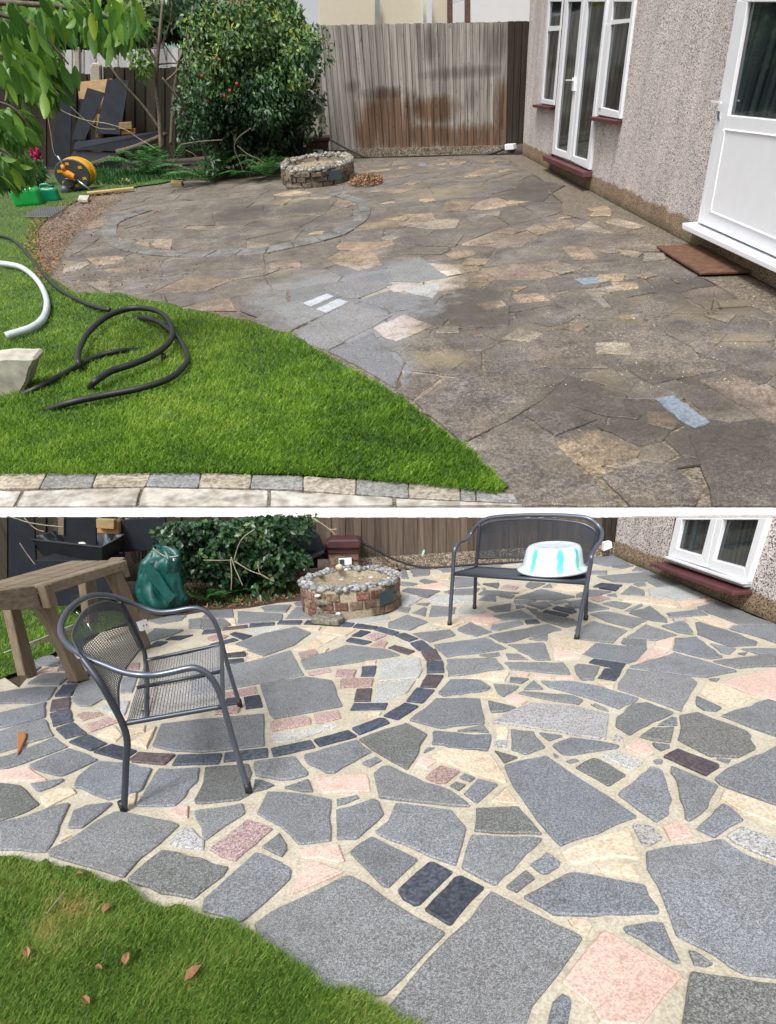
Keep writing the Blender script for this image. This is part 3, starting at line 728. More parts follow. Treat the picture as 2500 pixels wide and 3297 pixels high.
UP = '''
e2 uT 1220,170 1215,120 1280,80 1435,115 1370,170
e2 uS 1360,190 1400,172 1515,185 1440,240 1380,235
e2 uT 800,225 900,205 985,215 950,235
e2 uG 510,370 640,300 820,285 800,370 620,380
e2 uG 870,345 1000,330 1350,335 1290,410 1100,405 870,375
e2 uT 430,490 520,440 750,450 800,530 640,570 480,520
e2 uG 270,420 450,370 510,435 430,485
e2 uP 35,520 250,505 255,550 50,555
e2 uG 880,385 1090,412 1270,425 1200,460 870,465
e2 uT 1220,460 1400,425 1440,460 1300,500
e2 uG 840,545 1000,490 1060,480 1250,620 1050,650 870,640 830,580
e2 uG 610,630 800,585 855,650 650,655
e2 uV 265,790 430,725 475,745 320,815
e2 uV 350,830 500,760 575,780 430,855
e2 uG 400,690 600,635 870,660 815,690 640,758 560,760
e2 uG 640,775 900,690 925,735 1150,770 1160,830 860,840
e2 uL 930,700 1190,650 1180,720 1140,755 960,715
e2 uG 0,870 255,780 420,862 200,965 0,1100 -200,960
e2 uG 205,978 440,862 600,795 870,875 430,1105 280,1060
e2 uT 1315,650 1405,635 1410,665 1320,680
e2 uG 1180,870 1300,700 1677,690 1650,945 1350,945
e2 uP 735,960 950,870 1145,945 1000,1010 900,1050 830,1030
f2 uG 440,170 740,45 860,180 935,280 895,420 620,260
f2 uT 1405,75 1455,30 1485,75
f2 uG 950,310 1205,350 1010,495 905,450
f2 uG 1020,510 1230,360 1400,350 1677,480 1677,625 1340,785 1100,590
f2 uG 880,160 930,90 1100,60 1350,120 1360,240 1240,325 1000,305 950,240
f3 uG -310,800 -100,700 80,620 285,800 500,1010 820,1300 900,1700 -60,1700
f3 uT 285,790 520,700 870,850 850,890 600,950 510,995
f3 uG 90,610 330,540 575,630 290,745
f3 uG 600,1010 880,910 1100,960 1290,1105 1200,1300 850,1260 800,1220
f3 uG 570,680 850,650 1070,730 1010,780 860,820
f3 uG 360,530 480,430 760,465 880,600 850,635 640,610
f3 uT 910,580 1040,580 1130,660 1080,705 910,660
f3 uB 960,495 1090,475 1340,650 1230,690 1150,650
f3 uG 1180,740 1500,650 1677,620 1850,620 1850,1400 1400,1400 1290,1000
f3 uP 1260,370 1480,330 1677,410 1850,480 1850,710 1650,610 1400,460
f3 uG 1050,420 1240,385 1400,480 1500,560 1280,570
f3 uL 350,320 700,310 830,390 790,450
f3 uG 250,290 160,250 80,120 80,50 500,25 670,285
f3 uG 530,22 890,-25 1050,100 1410,300 950,398 870,365 740,270
f3 uG -380,390 -100,300 60,290 380,345 210,500 -20,640 -310,780 -330,620
f3 uG 420,355 780,470 760,510 470,450
e3 uT 90,290 150,257 180,265 285,300 170,335
e3 uT 195,262 380,230 435,280 295,298
e3 uK 500,150 640,135 680,175 560,170
e3 uL 620,240 700,215 900,270 830,290 720,270
e3 uP 335,410 500,405 585,490 415,500
e3 uB 415,630 600,610 655,640 480,665
e3 uK 660,650 840,650 855,690 740,705
e3 uP 0,740 170,720 260,770 60,790
e3 uK 690,425 860,445 850,465 730,455
e3 uL 890,455 1030,450 1040,495 880,510
e3 uG 495,320 830,320 1000,440 870,440 700,415 500,400
e3 uL 400,530 650,520 650,570 410,575
e3 uK 715,880 820,870 830,895 740,905
e3 uT 1070,630 1140,650 1120,660
e3 uG 270,760 450,670 600,800 720,910 520,900 300,800
e3 uG 600,740 740,720 850,830 860,870 720,860
e3 uG 960,740 1150,720 1180,800 1000,900 900,900 850,800
e3 uG 960,930 1200,900 1450,1000 1300,1150 1100,1030
t2 uP 1235,985 1380,985 1340,1010 1260,1008
t2 uT 1370,1070 1500,1035 1580,1050 1400,1080
t2 uP 720,1190 870,1165 1040,1170 920,1200
t2 uB 1040,1015 1060,995 1105,1000 1090,1020
t2 uK 700,1050 830,1035 860,1050 780,1060
t2 uK 60,1215 200,1180 330,1200 180,1225
e2 uK 50,125 150,75 200,80 130,130
e2 uP 480,130 560,115 600,130 560,145
e1 uK 920,390 950,360 1070,360 1050,430 960,420
e1 uK 820,385 900,380 910,415 830,400
e2 uS 260,290 300,255 370,258 330,320
e2 uK 300,325 330,305 410,305 395,325
e1 uG 1060,360 1560,340 1560,420 1400,430 1060,430
e1 uG 920,240 1150,180 1330,180 1350,265 1000,270
e1 uG 1350,180 1677,130 1680,230 1380,250
e2 uG 80,150 300,90 500,90 420,180 80,215
e2 uG 430,180 600,150 600,200 430,235
e1 uG 1220,480 1677,460 1690,560 1250,580
e1 uG 980,610 1050,500 1240,490 1200,580
e1 uG 380,635 720,520 1000,500 950,590 800,640
e1 uT 480,490 700,470 760,510 560,540
e1 uT 600,570 730,540 800,560 640,600
'''
def clip_y(poly, ymax):
    out = []; n = len(poly)
    for i in range(n):
        a, b = poly[i], poly[(i+1) % n]
        if a[1] <= ymax: out.append(a)
        if (a[1]-ymax)*(b[1]-ymax) < 0:
            t = (ymax-a[1])/(b[1]-a[1]); out.append((a[0]+t*(b[0]-a[0]), ymax))
    return out
def inpoly(p, poly):
    c = False; n = len(poly)
    for i in range(n):
        (x1, y1), (x2, y2) = poly[i][:2], poly[(i+1) % n][:2]
        if (y1 > p[1]) != (y2 > p[1]) and p[0] < (x2-x1)*(p[1]-y1)/(y2-y1)+x1: c = not c
    return c
def slab(name, poly, top, mat, fr, parent, jit=.006, depth=.025, lip=.006, rnd=True, shrink=0.0):
    """one paving stone: ragged outline, worn arris, slight tilt"""
    P = np.array([p[:2] for p in poly], float)
    ar = .5*np.sum(P[:, 0]*np.roll(P[:, 1], -1)-np.roll(P[:, 0], -1)*P[:, 1])
    if ar < 0: P = P[::-1]
    ar = abs(ar); sz = math.sqrt(ar); jit = min(jit, sz*.02); lip = min(lip, sz*.05); step = max(.05, sz*.2)
    if rnd:                                    # knock the corners off
        Q = []
        for i in range(len(P)):
            a, b, c = P[i-1], P[i], P[(i+1) % len(P)]; k = min(.007, sz*.03)
            for q in (a, c):
                d = q-b; l = np.linalg.norm(d); Q.append(b+d*min(.3, k/max(l, 1e-6)))
        P = np.array(Q)
    out = []
    for i in range(len(P)):
        a, b = P[i], P[(i+1) % len(P)]; l = np.linalg.norm(b-a); m = max(1, int(l/step)); nrm = np.array([b[1]-a[1], a[0]-b[0]])/max(l, 1e-6)
        for j in range(m):
            q = a+(b-a)*j/m
            if j: q = q+nrm*RNG.normal()*jit
            out.append(q)
    P = np.array(out); n = len(P); c = P.mean(axis=0)
    e1 = P-np.roll(P, 1, axis=0); e2 = np.roll(P, -1, axis=0)-P
    n1 = np.stack([e1[:, 1], -e1[:, 0]], 1)/np.maximum(np.linalg.norm(e1, axis=1), 1e-6)[:, None]; n2 = np.stack([e2[:, 1], -e2[:, 0]], 1)/np.maximum(np.linalg.norm(e2, axis=1), 1e-6)[:, None]
    nn = n1+n2; nn /= np.maximum(np.linalg.norm(nn, axis=1), .3)[:, None]
    P = P-nn*shrink; I = P-nn*lip
    tl = RNG.normal(size=2)*.0022/max(sz, .3); dz = RNG.uniform(-.0012, .0018)
    zt = top+dz+(I-c)@tl
    v = [(*I[i], zt[i]) for i in range(n)]+[(*P[i], zt[i]-lip*.7) for i in range(n)]+[(*P[i], top-depth) for i in range(n)]
    f = [tuple(range(n))]+[(i, i+n, (i+1) % n+n, (i+1) % n) for i in range(n)]+[(i+n, i+2*n, (i+1) % n+2*n, (i+1) % n+n) for i in range(n)]
    return mesh(name, v, f, mat, fr, parent)
def sheet(name, poly, z, mat, fr, parent=None):
    return mesh(name, [(p[0], p[1], z) for p in poly], [tuple(range(len(poly)))], mat, fr, parent)
# ================================================================== LOWER YARD: ground
ground = tag(sheet('ground', [(-60, -25), (60, -25), (60, 13.5), (-60, 13.5)], -.035, M['soil'], L), kind='structure')
pav = [L.G(*p) for p in ((-260, 1985), (60, 2210), (130, 2130), (260, 2085), (330, 2030), (440, 2005), (650, 1968), (800, 1955), (900, 1938), (1050, 1925), (1200, 1860), (1332, 1828), (1694, 1805), (1985, 1786), (2437, 1984), (2700, 2100), (3300, 2700), (3000, 3700), (900, 3900), (-300, 2900), (-700, 2600))]
paving_low = tag(sheet('patio_paving', pav, -.010, M['mortar'], L), kind='structure')
for _, k, poly in outlines(LOW): slab('paving_stone', [L.G(*p) for p in poly], .002, M[k], L, paving_low)
for _, k, poly in outlines(LOWRING): slab('ring_sett', [L.G(*p) for p in poly], .003, M[k], L, paving_low, jit=.002, shrink=-.0025)
for _, k, poly in outlines(LOWIN): slab('circle_stone', [L.G(*p) for p in poly], .002, M[k], L, paving_low, jit=.003)
def topx(fr, p):
    d = fr.R.T @ (np.array([p[0], p[1], -fr.hc])); return PX+F*d[0]/d[2], PY+F*d[1]/d[2], d[2]
pv = [p[:2] for p in pav]
EXTRA = []
# ================================================================== UPPER YARD: ground
YB = 1632
FENCE_A, FENCE_B = U.G(1074, 503), U.G(1683, 492)
HOUSE_A, HOUSE_B = U.G(1683, 498), U.G(2437, 896)
edge_l, edge_r = U.G(-900, YB), U.G(3400, YB)
ground_up = tag(sheet('upper_ground', [edge_l, edge_r, (90, 120), (-90, 120)], -.03, M['soil'], U), kind='structure')
lawn_px = [(-500, 590), (60, 585), (209, 562), (345, 545), (492, 545), (600, 575), (520, 592), (447, 602), (268, 641), (170, 690), (126, 735), (120, 800), (130, 850), (172, 900), (250, 930), (355, 930), (520, 962), (641, 992), (835, 1030), (954, 1074), (1073, 1148), (1193, 1208), (1297, 1275), (1416, 1372), (1506, 1431), (1580, 1506), (1640, 1575), (1600, 1590), (1342, 1560), (1044, 1535), (745, 1525), (60, 1528), (-900, 1536)]
patio_px = [(60, 930), (75, 740), (120, 680), (260, 630), (500, 585), (760, 575), (900, 560), (1140, 510), (1640, 497), (1683, 498), (2437, 896), (2900, 1142), (3400, 1500), (3400, YB), (1640, YB), (1500, 1500), (1200, 1250), (900, 1080), (300, 960)]
paving_up = tag(sheet('terrace_paving', [U.G(*p) for p in patio_px], -.006, M['umortar'], U), kind='structure')
def cells(region, seeds):
    out = []
    for i, s in enumerate(seeds):
        c = [np.array(q) for q in ((s[0]-2, s[1]-2), (s[0]+2, s[1]-2), (s[0]+2, s[1]+2), (s[0]-2, s[1]+2))]
        for j, t in enumerate(seeds):
            if i == j or abs(t[0]-s[0]) > 3 or abs(t[1]-s[1]) > 3: continue
            m = (s+t)/2; n = t-s; o = []
            for k in range(len(c)):
                a, b = c[k], c[(k+1) % len(c)]; da, db = (a-m).dot(n), (b-m).dot(n)
                if da <= 0: o.append(a)
                if da*db < 0: o.append(a+(b-a)*da/(da-db))
            c = o
            if len(c) < 3: break
        if len(c) >= 3: out.append((s, c))
    return out
lseeds = []; tries = 0
while tries < 4000 and len(lseeds) < 60:
    tries += 1; s = np.array([random.uniform(-4, 4.5), random.uniform(.3, 7)])
    if inpoly(s, pv) and all(np.linalg.norm(s-t) > .42 for t in lseeds):
        X, Y, Z = topx(L, s)
        if Z > 0 and (X > 2420 or X < 20) and X < 3600: lseeds.append(s)
for s, c in cells(pv, lseeds):
    if all(inpoly(q, pv) and (topx(L, q)[0] > 2525 or topx(L, q)[0] < -30) for q in c): slab('paving_stone', c, .002, M[random.choice('GGGGDPKM')], L, paving_low, shrink=.02)
reg = [U.G(*p)[:2] for p in patio_px]
up_polys = [(k, clip_y(poly, YB-3)) for _, k, poly in outlines(UP)]
up_g = [[U.G(*p)[:2] for p in poly] for _, poly in up_polys]
lawn_g = [U.G(*p)[:2] for p in lawn_px]
seeds = []; tries = 0; xs = [p[0] for p in reg]; ys = [p[1] for p in reg]
while tries < 9000:
    tries += 1; s = np.array([random.uniform(min(xs), min(max(xs), 6)), random.uniform(min(ys), max(ys))])
    d = .40 if s[1] < 7 else .52
    if inpoly(s, reg) and all(abs(s-t).max() > d*.5 and np.linalg.norm(s-t) > d*(.75+.5*((i*37 % 10)/10)) for i, t in enumerate(seeds)): seeds.append(s)
cnt = 0; todo = []
def vis(c):                        # within the strip of terrace anyone near the camera can see
    return abs(c[0]) < 1.2+c[1]*1.1
kinds = ['uG']*16+['uL', 'uT', 'uP']
for s, c in cells(reg, seeds):
    if not vis(s): continue
    if not all(inpoly(q, reg) for q in c):
        c2 = [q for q in c if inpoly(q, reg)]
        if len(c2) < 3: continue
        c = c2
    if any(all(inpoly(q, g) for q in c) for g in up_g) or all(inpoly(q, lawn_g) for q in c): continue
    todo.append((float(np.hypot(*s)), c)); cnt += 1
todo.sort(key=lambda q: q[0]); far = {}
for i, (_, c) in enumerate(todo):
    k = random.choice(kinds); o = slab('paving_stone', c, 0.0, M[k], U, paving_up, jit=.008, shrink=.008+.006*random.random())
    if i >= 170:                                   # the most distant ones, a few pixels each, are one joined part
        far.setdefault('uG', []).append(([v.co[:] for v in o.data.vertices], [tuple(p.vertices) for p in o.data.polygons])); bpy.data.objects.remove(o)
v, f = join(far['uG']); mesh('distant_paving', v, f, M['uG'], U, paving_up)['kind'] = 'stuff'
for (k, _), g in zip(up_polys, up_g):
    if len(g) > 2: slab('paving_stone', g, .0065, M[k], U, paving_up, depth=.014, jit=.006)
small = []
while len(small) < 34:
    x, y = random.uniform(1180, 2380), random.uniform(515, 1180)
    if not inpoly((x, y), patio_px) or x > 1683+(y-498)*1.85 or any(abs(x-a)+abs(y-b)*3 < 90 for a, b in small): continue
    c0 = U.G(x, y)[:2]
    if any(inpoly(c0, g) for g in up_g if True) and random.random() < .8: continue
    small.append((x, y)); n = random.choice((3, 4, 4, 5)); s = random.uniform(.09, .2); a0 = random.uniform(0, 6.28)
    slab('paving_stone', [c0+np.array([s*math.cos(a0+2*math.pi*i/n)*random.uniform(.8, 1.3), s*math.sin(a0+2*math.pi*i/n)*random.uniform(.8, 1.2)]) for i in range(n)], .0095, M[random.choice(('uT', 'uP', 'uK', 'uK', 'uL'))], U, paving_up, depth=.012, jit=.004)
# the old slate ring
outer = [px('e1', *p) for p in ((900, 140), (730, 190), (620, 235), (580, 310), (640, 400), (760, 445), (960, 472), (1150, 480), (1400, 477), (1677, 457))]+[px('e2', *p) for p in ((250, 405), (480, 355), (620, 285), (710, 215), (718, 150), (690, 110), (630, 80), (470, 35))]
inner = [px('e1', *p) for p in ((930, 165), (770, 215), (700, 250), (690, 325), (760, 385), (900, 425), (1100, 442), (1400, 436), (1677, 420))]+[px('e2', *p) for p in ((150, 385), (350, 345), (550, 265), (640, 200), (645, 150), (620, 118), (570, 98), (430, 55))]
def resample(pts, n):
    P = spline([(*p, 0) for p in pts], 8)[:, :2]; G3 = np.array([U.G(*p)[:2] for p in P]); s = np.concatenate([[0], np.cumsum(np.linalg.norm(np.diff(G3, axis=0), axis=1))]); t = np.linspace(0, s[-1], n)
    return np.stack([np.interp(t, s, G3[:, i]) for i in (0, 1)], 1)
NO = 30; ro, ri = resample(outer, NO), resample(inner, NO)
for i in range(NO-1):
    g = .03; a = ro[i]*(1-g)+ro[i+1]*g; b = ro[i+1]*(1-g)+ro[i]*g; c = ri[i+1]*(1-g)+ri[i]*g; d = ri[i]*(1-g)+ri[i+1]*g
    slab('ring_sett', [a, b, c, d], .0125, M['uR'], U, paving_up, jit=.003, depth=.018)
# edging course and sandstone slabs at the terrace's near edge
top_l = [(-500, 1508), (63, 1522), (480, 1524), (900, 1532), (1300, 1556), (1500, 1572), (1665, 1598)]
mid_l = [(-500, 1575), (63, 1581), (480, 1572), (900, 1579), (1300, 1608), (1500, 1618), (1690, 1627)]
def on(l, x): return float(np.interp(x, [p[0] for p in l], [p[1] for p in l]))
ex = [(-300, -330), (-180, -210), (-60, -90), (155, 130), (315, 298), (490, 470), (650, 640), (814, 806), (978, 978), (1148, 1146), (1318, 1316), (1484, 1484), (1532, 1534), (1660, 1668)]
edging = tag(sheet('edging_bed', [U.G(x, on(top_l, x)) for x in (-500, 63, 480, 900, 1300, 1500, 1665)]+[U.G(1690, YB), U.G(-500, YB)], -.004, M['umortar'], U), kind='structure')
for i in range(len(ex)-1):
    (a, a2), (b, b2) = ex[i], ex[i+1]; k = M['uEd'] if False else None
    q = [(a+2, on(top_l, a)), (b-2, on(top_l, b)), (b2-2, on(mid_l, b)-3), (a2+2, on(mid_l, a)-3)]
    slab('edging_block', [U.G(*p) for p in q], .008, M['Ed'] if i in (1, 3, 5, 7, 9, 11, 12) else M['Es'], U, edging, jit=.002, depth=.02, lip=.004)
sl = [(-260, -300), (75, 50), (462, 445), (868, 866), (1270, 1272), (1640, 1690)]
for i in range(len(sl)-1):
    (a, a2), (b, b2) = sl[i], sl[i+1]
    q = [(a+6, on(mid_l, a)+3), (b-6, on(mid_l, b)+3), (b2-6, YB-1), (a2+6, YB-1)]
    slab('sandstone_slab', [U.G(*p) for p in q], .008, M['Sd'], U, edging, jit=.003, depth=.02, lip=.004)
# the white retaining wall the upper yard stands on
def up2world(p): return np.array(M_UP @ Vector([float(x) for x in p]))
wl_, wr_ = up2world(U.G(-900, YB+1)), up2world(U.G(3400, YB+1))
d_ = (wr_-wl_); A0 = wl_-d_*.1; B0 = wr_+d_*.1; A0[2] -= .01; B0[2] -= .01
v = [A0, B0, (B0[0], B0[1], -3), (A0[0], A0[1], -3)]
prism('retaining_wall', [np.array(p, float) for p in v], (0, .35, 0), M['wwhite']); tag(bpy.data.objects['retaining_wall'], kind='structure')
# ------------------------------------------------------------------ builders shared by both yards
class Wall:
    def __init__(s, fr, a, b):
        s.fr, s.a, s.b = fr, np.array(a, float), np.array(b, float); n = np.array([-(b[1]-a[1]), b[0]-a[0], 0.0]); n /= np.linalg.norm(n)
        s.n = n if n.dot(-s.a) > 0 else -n
    def p(s, x, y, out=0.0): return s.fr.W(x, y, s.a, s.b)+s.n*out
    def part(s, name, quad, o0, o1, mat, parent, bv=0):
        return prism(name, [s.p(*q, o0) for q in quad], s.n*(o1-o0), mat, s.fr, parent, bv)
    def ring(s, name, outer, inner, o0, o1, mat, parent, bv=.004):
        gs = []
        for i in range(4):
            j = (i+1) % 4; gs.append(prism_g([s.p(*q, o0) for q in (outer[i], outer[j], inner[j], inner[i])], s.n*(o1-o0)))
        v, f = join(gs); o = fixn(mesh(name, v, f, mat, s.fr, parent)); bevel(o, bv); return o
def boards(th, w, tl, tr, bl, br, n, mat, thick=.018, jit=1.2, name='board', topj=2.0, gap=.05, out=0.0):
    tl, tr, bl, br = map(np.array, (tl, tr, bl, br)); ts = np.linspace(0, 1, n+1); ts[1:-1] += RNG.uniform(-.16, .16, n-1)/n
    for i in range(n):
        e = gap*.5/n if i % 2 else -.18/n; a, b = ts[i]+e, ts[i+1]-e; dy = RNG.uniform(-topj, topj)
        q = [tl+(tr-tl)*a+(0, dy), tl+(tr-tl)*b+(0, dy+RNG.uniform(-1, 1)), bl+(br-bl)*b, bl+(br-bl)*a]
        o0 = out+RNG.uniform(0, .006)+(.022 if i % 2 else 0)
        w.part(name, [tuple(p) for p in q], o0-thick, o0, mat, th)
def leaf_mesh(P, D, Nn, ln, wd, fold=.25, var=None):
    """rows: base point, direction to the tip, normal, length, width -> folded diamond leaves"""
    P, D, Nn = map(lambda a: np.asarray(a, float), (P, D, Nn)); n = len(P); D = D/np.linalg.norm(D, axis=1)[:, None]; S = np.cross(D, Nn); S /= np.maximum(np.linalg.norm(S, axis=1), 1e-6)[:, None]; Nn = np.cross(S, D)
    ln = np.broadcast_to(ln, n)[:, None]; wd = np.broadcast_to(wd, n)[:, None]
    v = np.stack([P, P+D*ln*.45+S*wd*.5+Nn*wd*fold, P+D*ln, P+D*ln*.45-S*wd*.5+Nn*wd*fold], 1).reshape(-1, 3)
    b = np.arange(n)[:, None]*4; f = np.concatenate([b+np.array([[0, 1, 2]]), b+np.array([[0, 2, 3]])], 0)
    var = RNG.uniform(0, 1, n) if var is None else var
    return v, f, np.repeat(var, 4)
def rvec(n):
    v = RNG.normal(size=(n, 3)); return v/np.linalg.norm(v, axis=1)[:, None]
def foliage(name, fr, parent, ells, n, ln, wd, mat, down=.3, shell=.55, varf=None, clumps=0, cr=.2):
    """leaves through the volume of several lumps (centre, radii); more of them near the surface"""
    w = np.array([r[0]*r[2]+.02 for _, r in ells]); w /= w.sum(); k = RNG.choice(len(ells), n, p=w); c = np.array([e[0] for e in ells])[k]; r = np.array([e[1] for e in ells])[k]
    d = rvec(n); rad = shell+(1.06-shell)*RNG.uniform(0, 1, n)**.6; P = c+d*r*rad[:, None]
    if clumps:
        cc = P[:clumps]+RNG.normal(size=(clumps, 3))*cr*.35; dc = d[:clumps]; q = RNG.integers(0, clumps, n); sz = RNG.uniform(.55, 1.25, clumps)*cr
        u = rvec(n); P = cc[q]+u*(sz[q]*(.35+.65*RNG.uniform(0, 1, n)**.5))[:, None]*np.array([1, 1, .8]); d = dc[q]*.5+u*.7
    D = d*.6+rvec(n)*.8+np.array([0, 0, -down]); Nn = d*.5+rvec(n)*.6+np.array([0, -.25, .6])
    lump = .5+.5*np.sin(P[:, 0]*5.1+1.3*np.sin(P[:, 2]*7))*np.sin(P[:, 2]*6.3+P[:, 1]*4)
    var = np.clip(.15+.4*RNG.uniform(0, 1, n)+.22*lump+(varf(P) if varf is not None else 0), 0, 1)
    v, f, a = leaf_mesh(P, D, Nn, ln*RNG.uniform(.7, 1.25, n), wd*RNG.uniform(.7, 1.2, n), .22, var)
    return mesh(name, v, f, mat, fr, parent, var=a)
def ell(fr, cx, cy, rx, ry, Y, dy=None):
    c = fr.V(cx, cy, Y); hx = np.linalg.norm(fr.V(cx+rx, cy, Y)-c); hz = np.linalg.norm(fr.V(cx, cy-ry, Y)-c); return (c, (hx, dy or hx*.8, hz))
def fern(name, fr, parent, base, n, length, mat, width=.22, seed=1, spread=1.0, azc=None):
    rn = random.Random(seed); P = []; D = []; Nn = []; ln = []
    for i in range(n):
        az = rn.uniform(0, 6.28) if azc is None else azc+rn.uniform(-1.2, 1.2); l = length*rn.uniform(.7, 1.1); el = rn.uniform(.5, 1.15)
        dr = np.array([math.cos(az), math.sin(az), 0]); S = np.array([-dr[1], dr[0], 0])
        for j in range(16):
            t = (j+1)/17; p = np.array(base)+dr*l*t*math.cos(el)*spread*(1+.2*t)+np.array([0, 0, l*(math.sin(el)*t-.75*t*t*math.sin(el))])
            for s in (-1, 1):
                P.append(p); D.append(S*s+dr*.45+np.array([0, 0, .1])); Nn.append((0, 0, 1)); ln.append(l*width*math.sin(math.pi*(.12+.85*t))+.004)
    v, f, a = leaf_mesh(P, D, Nn, np.array(ln), np.array(ln)*.28, .1); return mesh(name, v, f, mat, fr, parent, var=a)
def pond(fr, cx, xl, xr, yf, yb, yrim, wants, brickm, mort, cob, stone, label, sand):
    """round brick pond wall capped with cobbles; front foot at yf, back rim at yb"""
    f_ = fr.G(cx, yf); Hrow = fr.hc; h = fr.V(cx, yrim, f_[1])[2]; yb_ = fr.G(cx, yb, h)[1]; ry = (yb_-f_[1])/2; cy = f_[1]+ry
    sc = fr.V(cx, yf, cy); X0 = fr.V(xl, (yf+yb)/2+10, cy)[0]; X1 = fr.V(xr, (yf+yb)/2+10, cy)[0]; cxm = (X0+X1)/2; rx = (X1-X0)/2
    t = thing('garden_pond', fr, label, 'pond', at=(cxm, cy, 0))
    v, f = lathe_g([(.965, 0), (.97, h*.98), (.80, h*.97), (.78, h*.55), (.0, h*.5)], (cxm, cy, 0), 48, rx, ry); mesh('pond_wall', v, f, mort, fr, t, True)
    v, f = lathe_g([(.80, 0), (.5, .012), (0, .0)], (cxm, cy, h*.74), 40, rx, ry); mesh('pond_bed', v, f, sand, fr, t, True)
    nb = 22; ch = h*.92/3
    for c in range(3):
        for i in range(nb):
            if wants and not wants(c, i, nb): continue
            a0 = 2*math.pi*(i+.5*(c % 2))/nb; a1 = a0+2*math.pi/nb*.86; am = (a0+a1)/2
            if math.sin(am) > .35 or RNG.uniform() < .10: continue
            o = 1.0+RNG.uniform(-.006, .008)
            pts = [np.array([cxm+rx*o*math.cos(a)*q, cy+ry*o*math.sin(a)*q, ch*c+ch*.07]) for a, q in ((a0, 1), (a1, 1), (a1, .9), (a0, .9))]
            bevel(prism('brick', pts, (0, 0, ch*.86), M[brickm[int(RNG.integers(len(brickm)))]], fr, t), .004)
    nC = 50
    for i in range(nC):
        for row in range(3):
            a = 2*math.pi*(i+RNG.uniform(-.2, .2)+.5*row)/nC; q = (.95, .85, .90)[row]+RNG.uniform(-.03, .03); s = rx*RNG.uniform(.035, .085)*(.8 if row == 2 else 1)
            v, f = blob_g((cxm+rx*q*math.cos(a), cy+ry*q*math.sin(a), h+s*(.15 if row < 2 else .75)), (s*1.1, s, s*RNG.uniform(.55, .9)), i*3+row, 8, 6, .15)
            mesh('cobble', v, f, M['cobblew'] if RNG.uniform() < .05 and cob is not M['cobbleu'] else cob, fr, t, True)
    for i in range(46):
        a = RNG.uniform(0, 6.28); q = .78*RNG.uniform(0, 1)**.6; s = rx*RNG.uniform(.02, .06); v, f = blob_g((cxm+rx*q*math.cos(a), cy+ry*q*math.sin(a), h*.76), (s*1.2, s, s*.6), i, 8, 5, .2)
        mesh('cobble', v, f, cob if i % 3 else sand, fr, t, True)
    return t, (cxm, cy, rx, ry, h)
def polybox(name, pxs, fr, z0, z1, mat, parent=None, bv=.004):
    """a block whose top outline is read at level z1 and which stands from z0"""
    p = [fr.G(x, y, z1) for x, y in pxs]; return prism(name, p, (0, 0, z0-z1), mat, fr, parent, bv)
# ================================================================== UPPER YARD: house on the right
hw = Wall(U, HOUSE_A, HOUSE_B)
T3 = lambda *pts: [px('t3', *p) for p in pts]
house = thing('house', U, 'pebble dashed house wall with tall white glazed doors beside the big grey fence', 'house', at=HOUSE_A)
hw.part('wall', [(1683, 499), (1713, -110), (3300, -110), (3300, 1352)], -.3, 0, M['dash'], house)
wl1 = hw.ring('window_frame', T3((255, -115), (360, -115), (298, 606), (203, 591)), T3((268, -95), (350, -95), (289, 571), (217, 561)), .0, .035, M['white'], house)
hw.part('transom', T3((248, 105), (345, 98), (348, 66), (252, 72)), 0, .032, M['white'], wl1)
hw.part('pane', T3((255, -100), (355, -100), (293, 590), (210, 578)), .004, .012, M['glass'], wl1)
wr1 = hw.ring('window_frame', T3((676, -115), (848, -115), (745, 697), (590, 668)), T3((700, -95), (828, -95), (735, 646), (619, 617)), .0, .035, M['white'], house)
hw.part('transom', T3((668, 62), (818, 44), (824, 18), (673, 30)), 0, .032, M['white'], wr1)
hw.part('pane', T3((688, -100), (838, -100), (740, 670), (605, 645)), .004, .012, M['glass'], wr1)
hw.part('casement_bar', T3((655, 60), (683, 58), (618, 625), (595, 622)), .03, .042, M['white'], wr1)
dl = hw.ring('french_door', T3((374, -115), (508, -115), (407, 975), (283, 932)), T3((397, -95), (488, -95), (388, 920), (308, 894)), .0, .045, M['white'], house)
hw.part('pane', T3((385, -105), (498, -105), (395, 940), (298, 905)), .008, .016, M['glass'], dl)
dr = hw.ring('french_door', T3((511, -115), (664, -115), (539, 1041), (410, 977)), T3((532, -95), (650, -95), (526, 974), (430, 944)), .0, .045, M['white'], house)
hw.part('pane', T3((522, -105), (657, -105), (532, 990), (420, 955)), .008, .016, M['glass'], dr)
hp = hw.part('handle', T3((398, 428), (447, 426), (447, 436), (398, 438)), .07, .085, M['white'], dl); hw.part('handle', T3((438, 415), (452, 415), (446, 505), (432, 505)), .045, .07, M['white'], dl)
hw.part('door_trim', T3((362, -115), (373, -115), (284, 945), (274, 945)), 0, .03, M['maroon'], house)
hw.part('window_sill', T3((170, 598), (298, 612), (290, 634), (172, 616)), 0, .09, M['maroon'], house, .004)
hw.part('window_sill', T3((574, 678), (746, 703), (742, 730), (585, 705)), 0, .10, M['maroon'], house, .004)
hw.part('door_sill', T3((258, 938), (543, 1052), (541, 1090), (262, 972)), 0, .14, M['maroon'], house, .006)
bd = hw.ring('back_door', T3((1556, -115), (2500, -115), (2500, 1925), (1285, 1390)), T3((1628, -95), (2300, -95), (2300, 748), (1490, 668)), 0, .05, M['white'], house)
hw.part('pane', T3((1610, -105), (2400, -105), (2400, 770), (1478, 675)), .008, .018, M['glass'], bd)
hw.part('door_panel', T3((1467, 700), (2300, 790), (2300, 1800), (1330, 1360)), .01, .040, M['white'], bd)
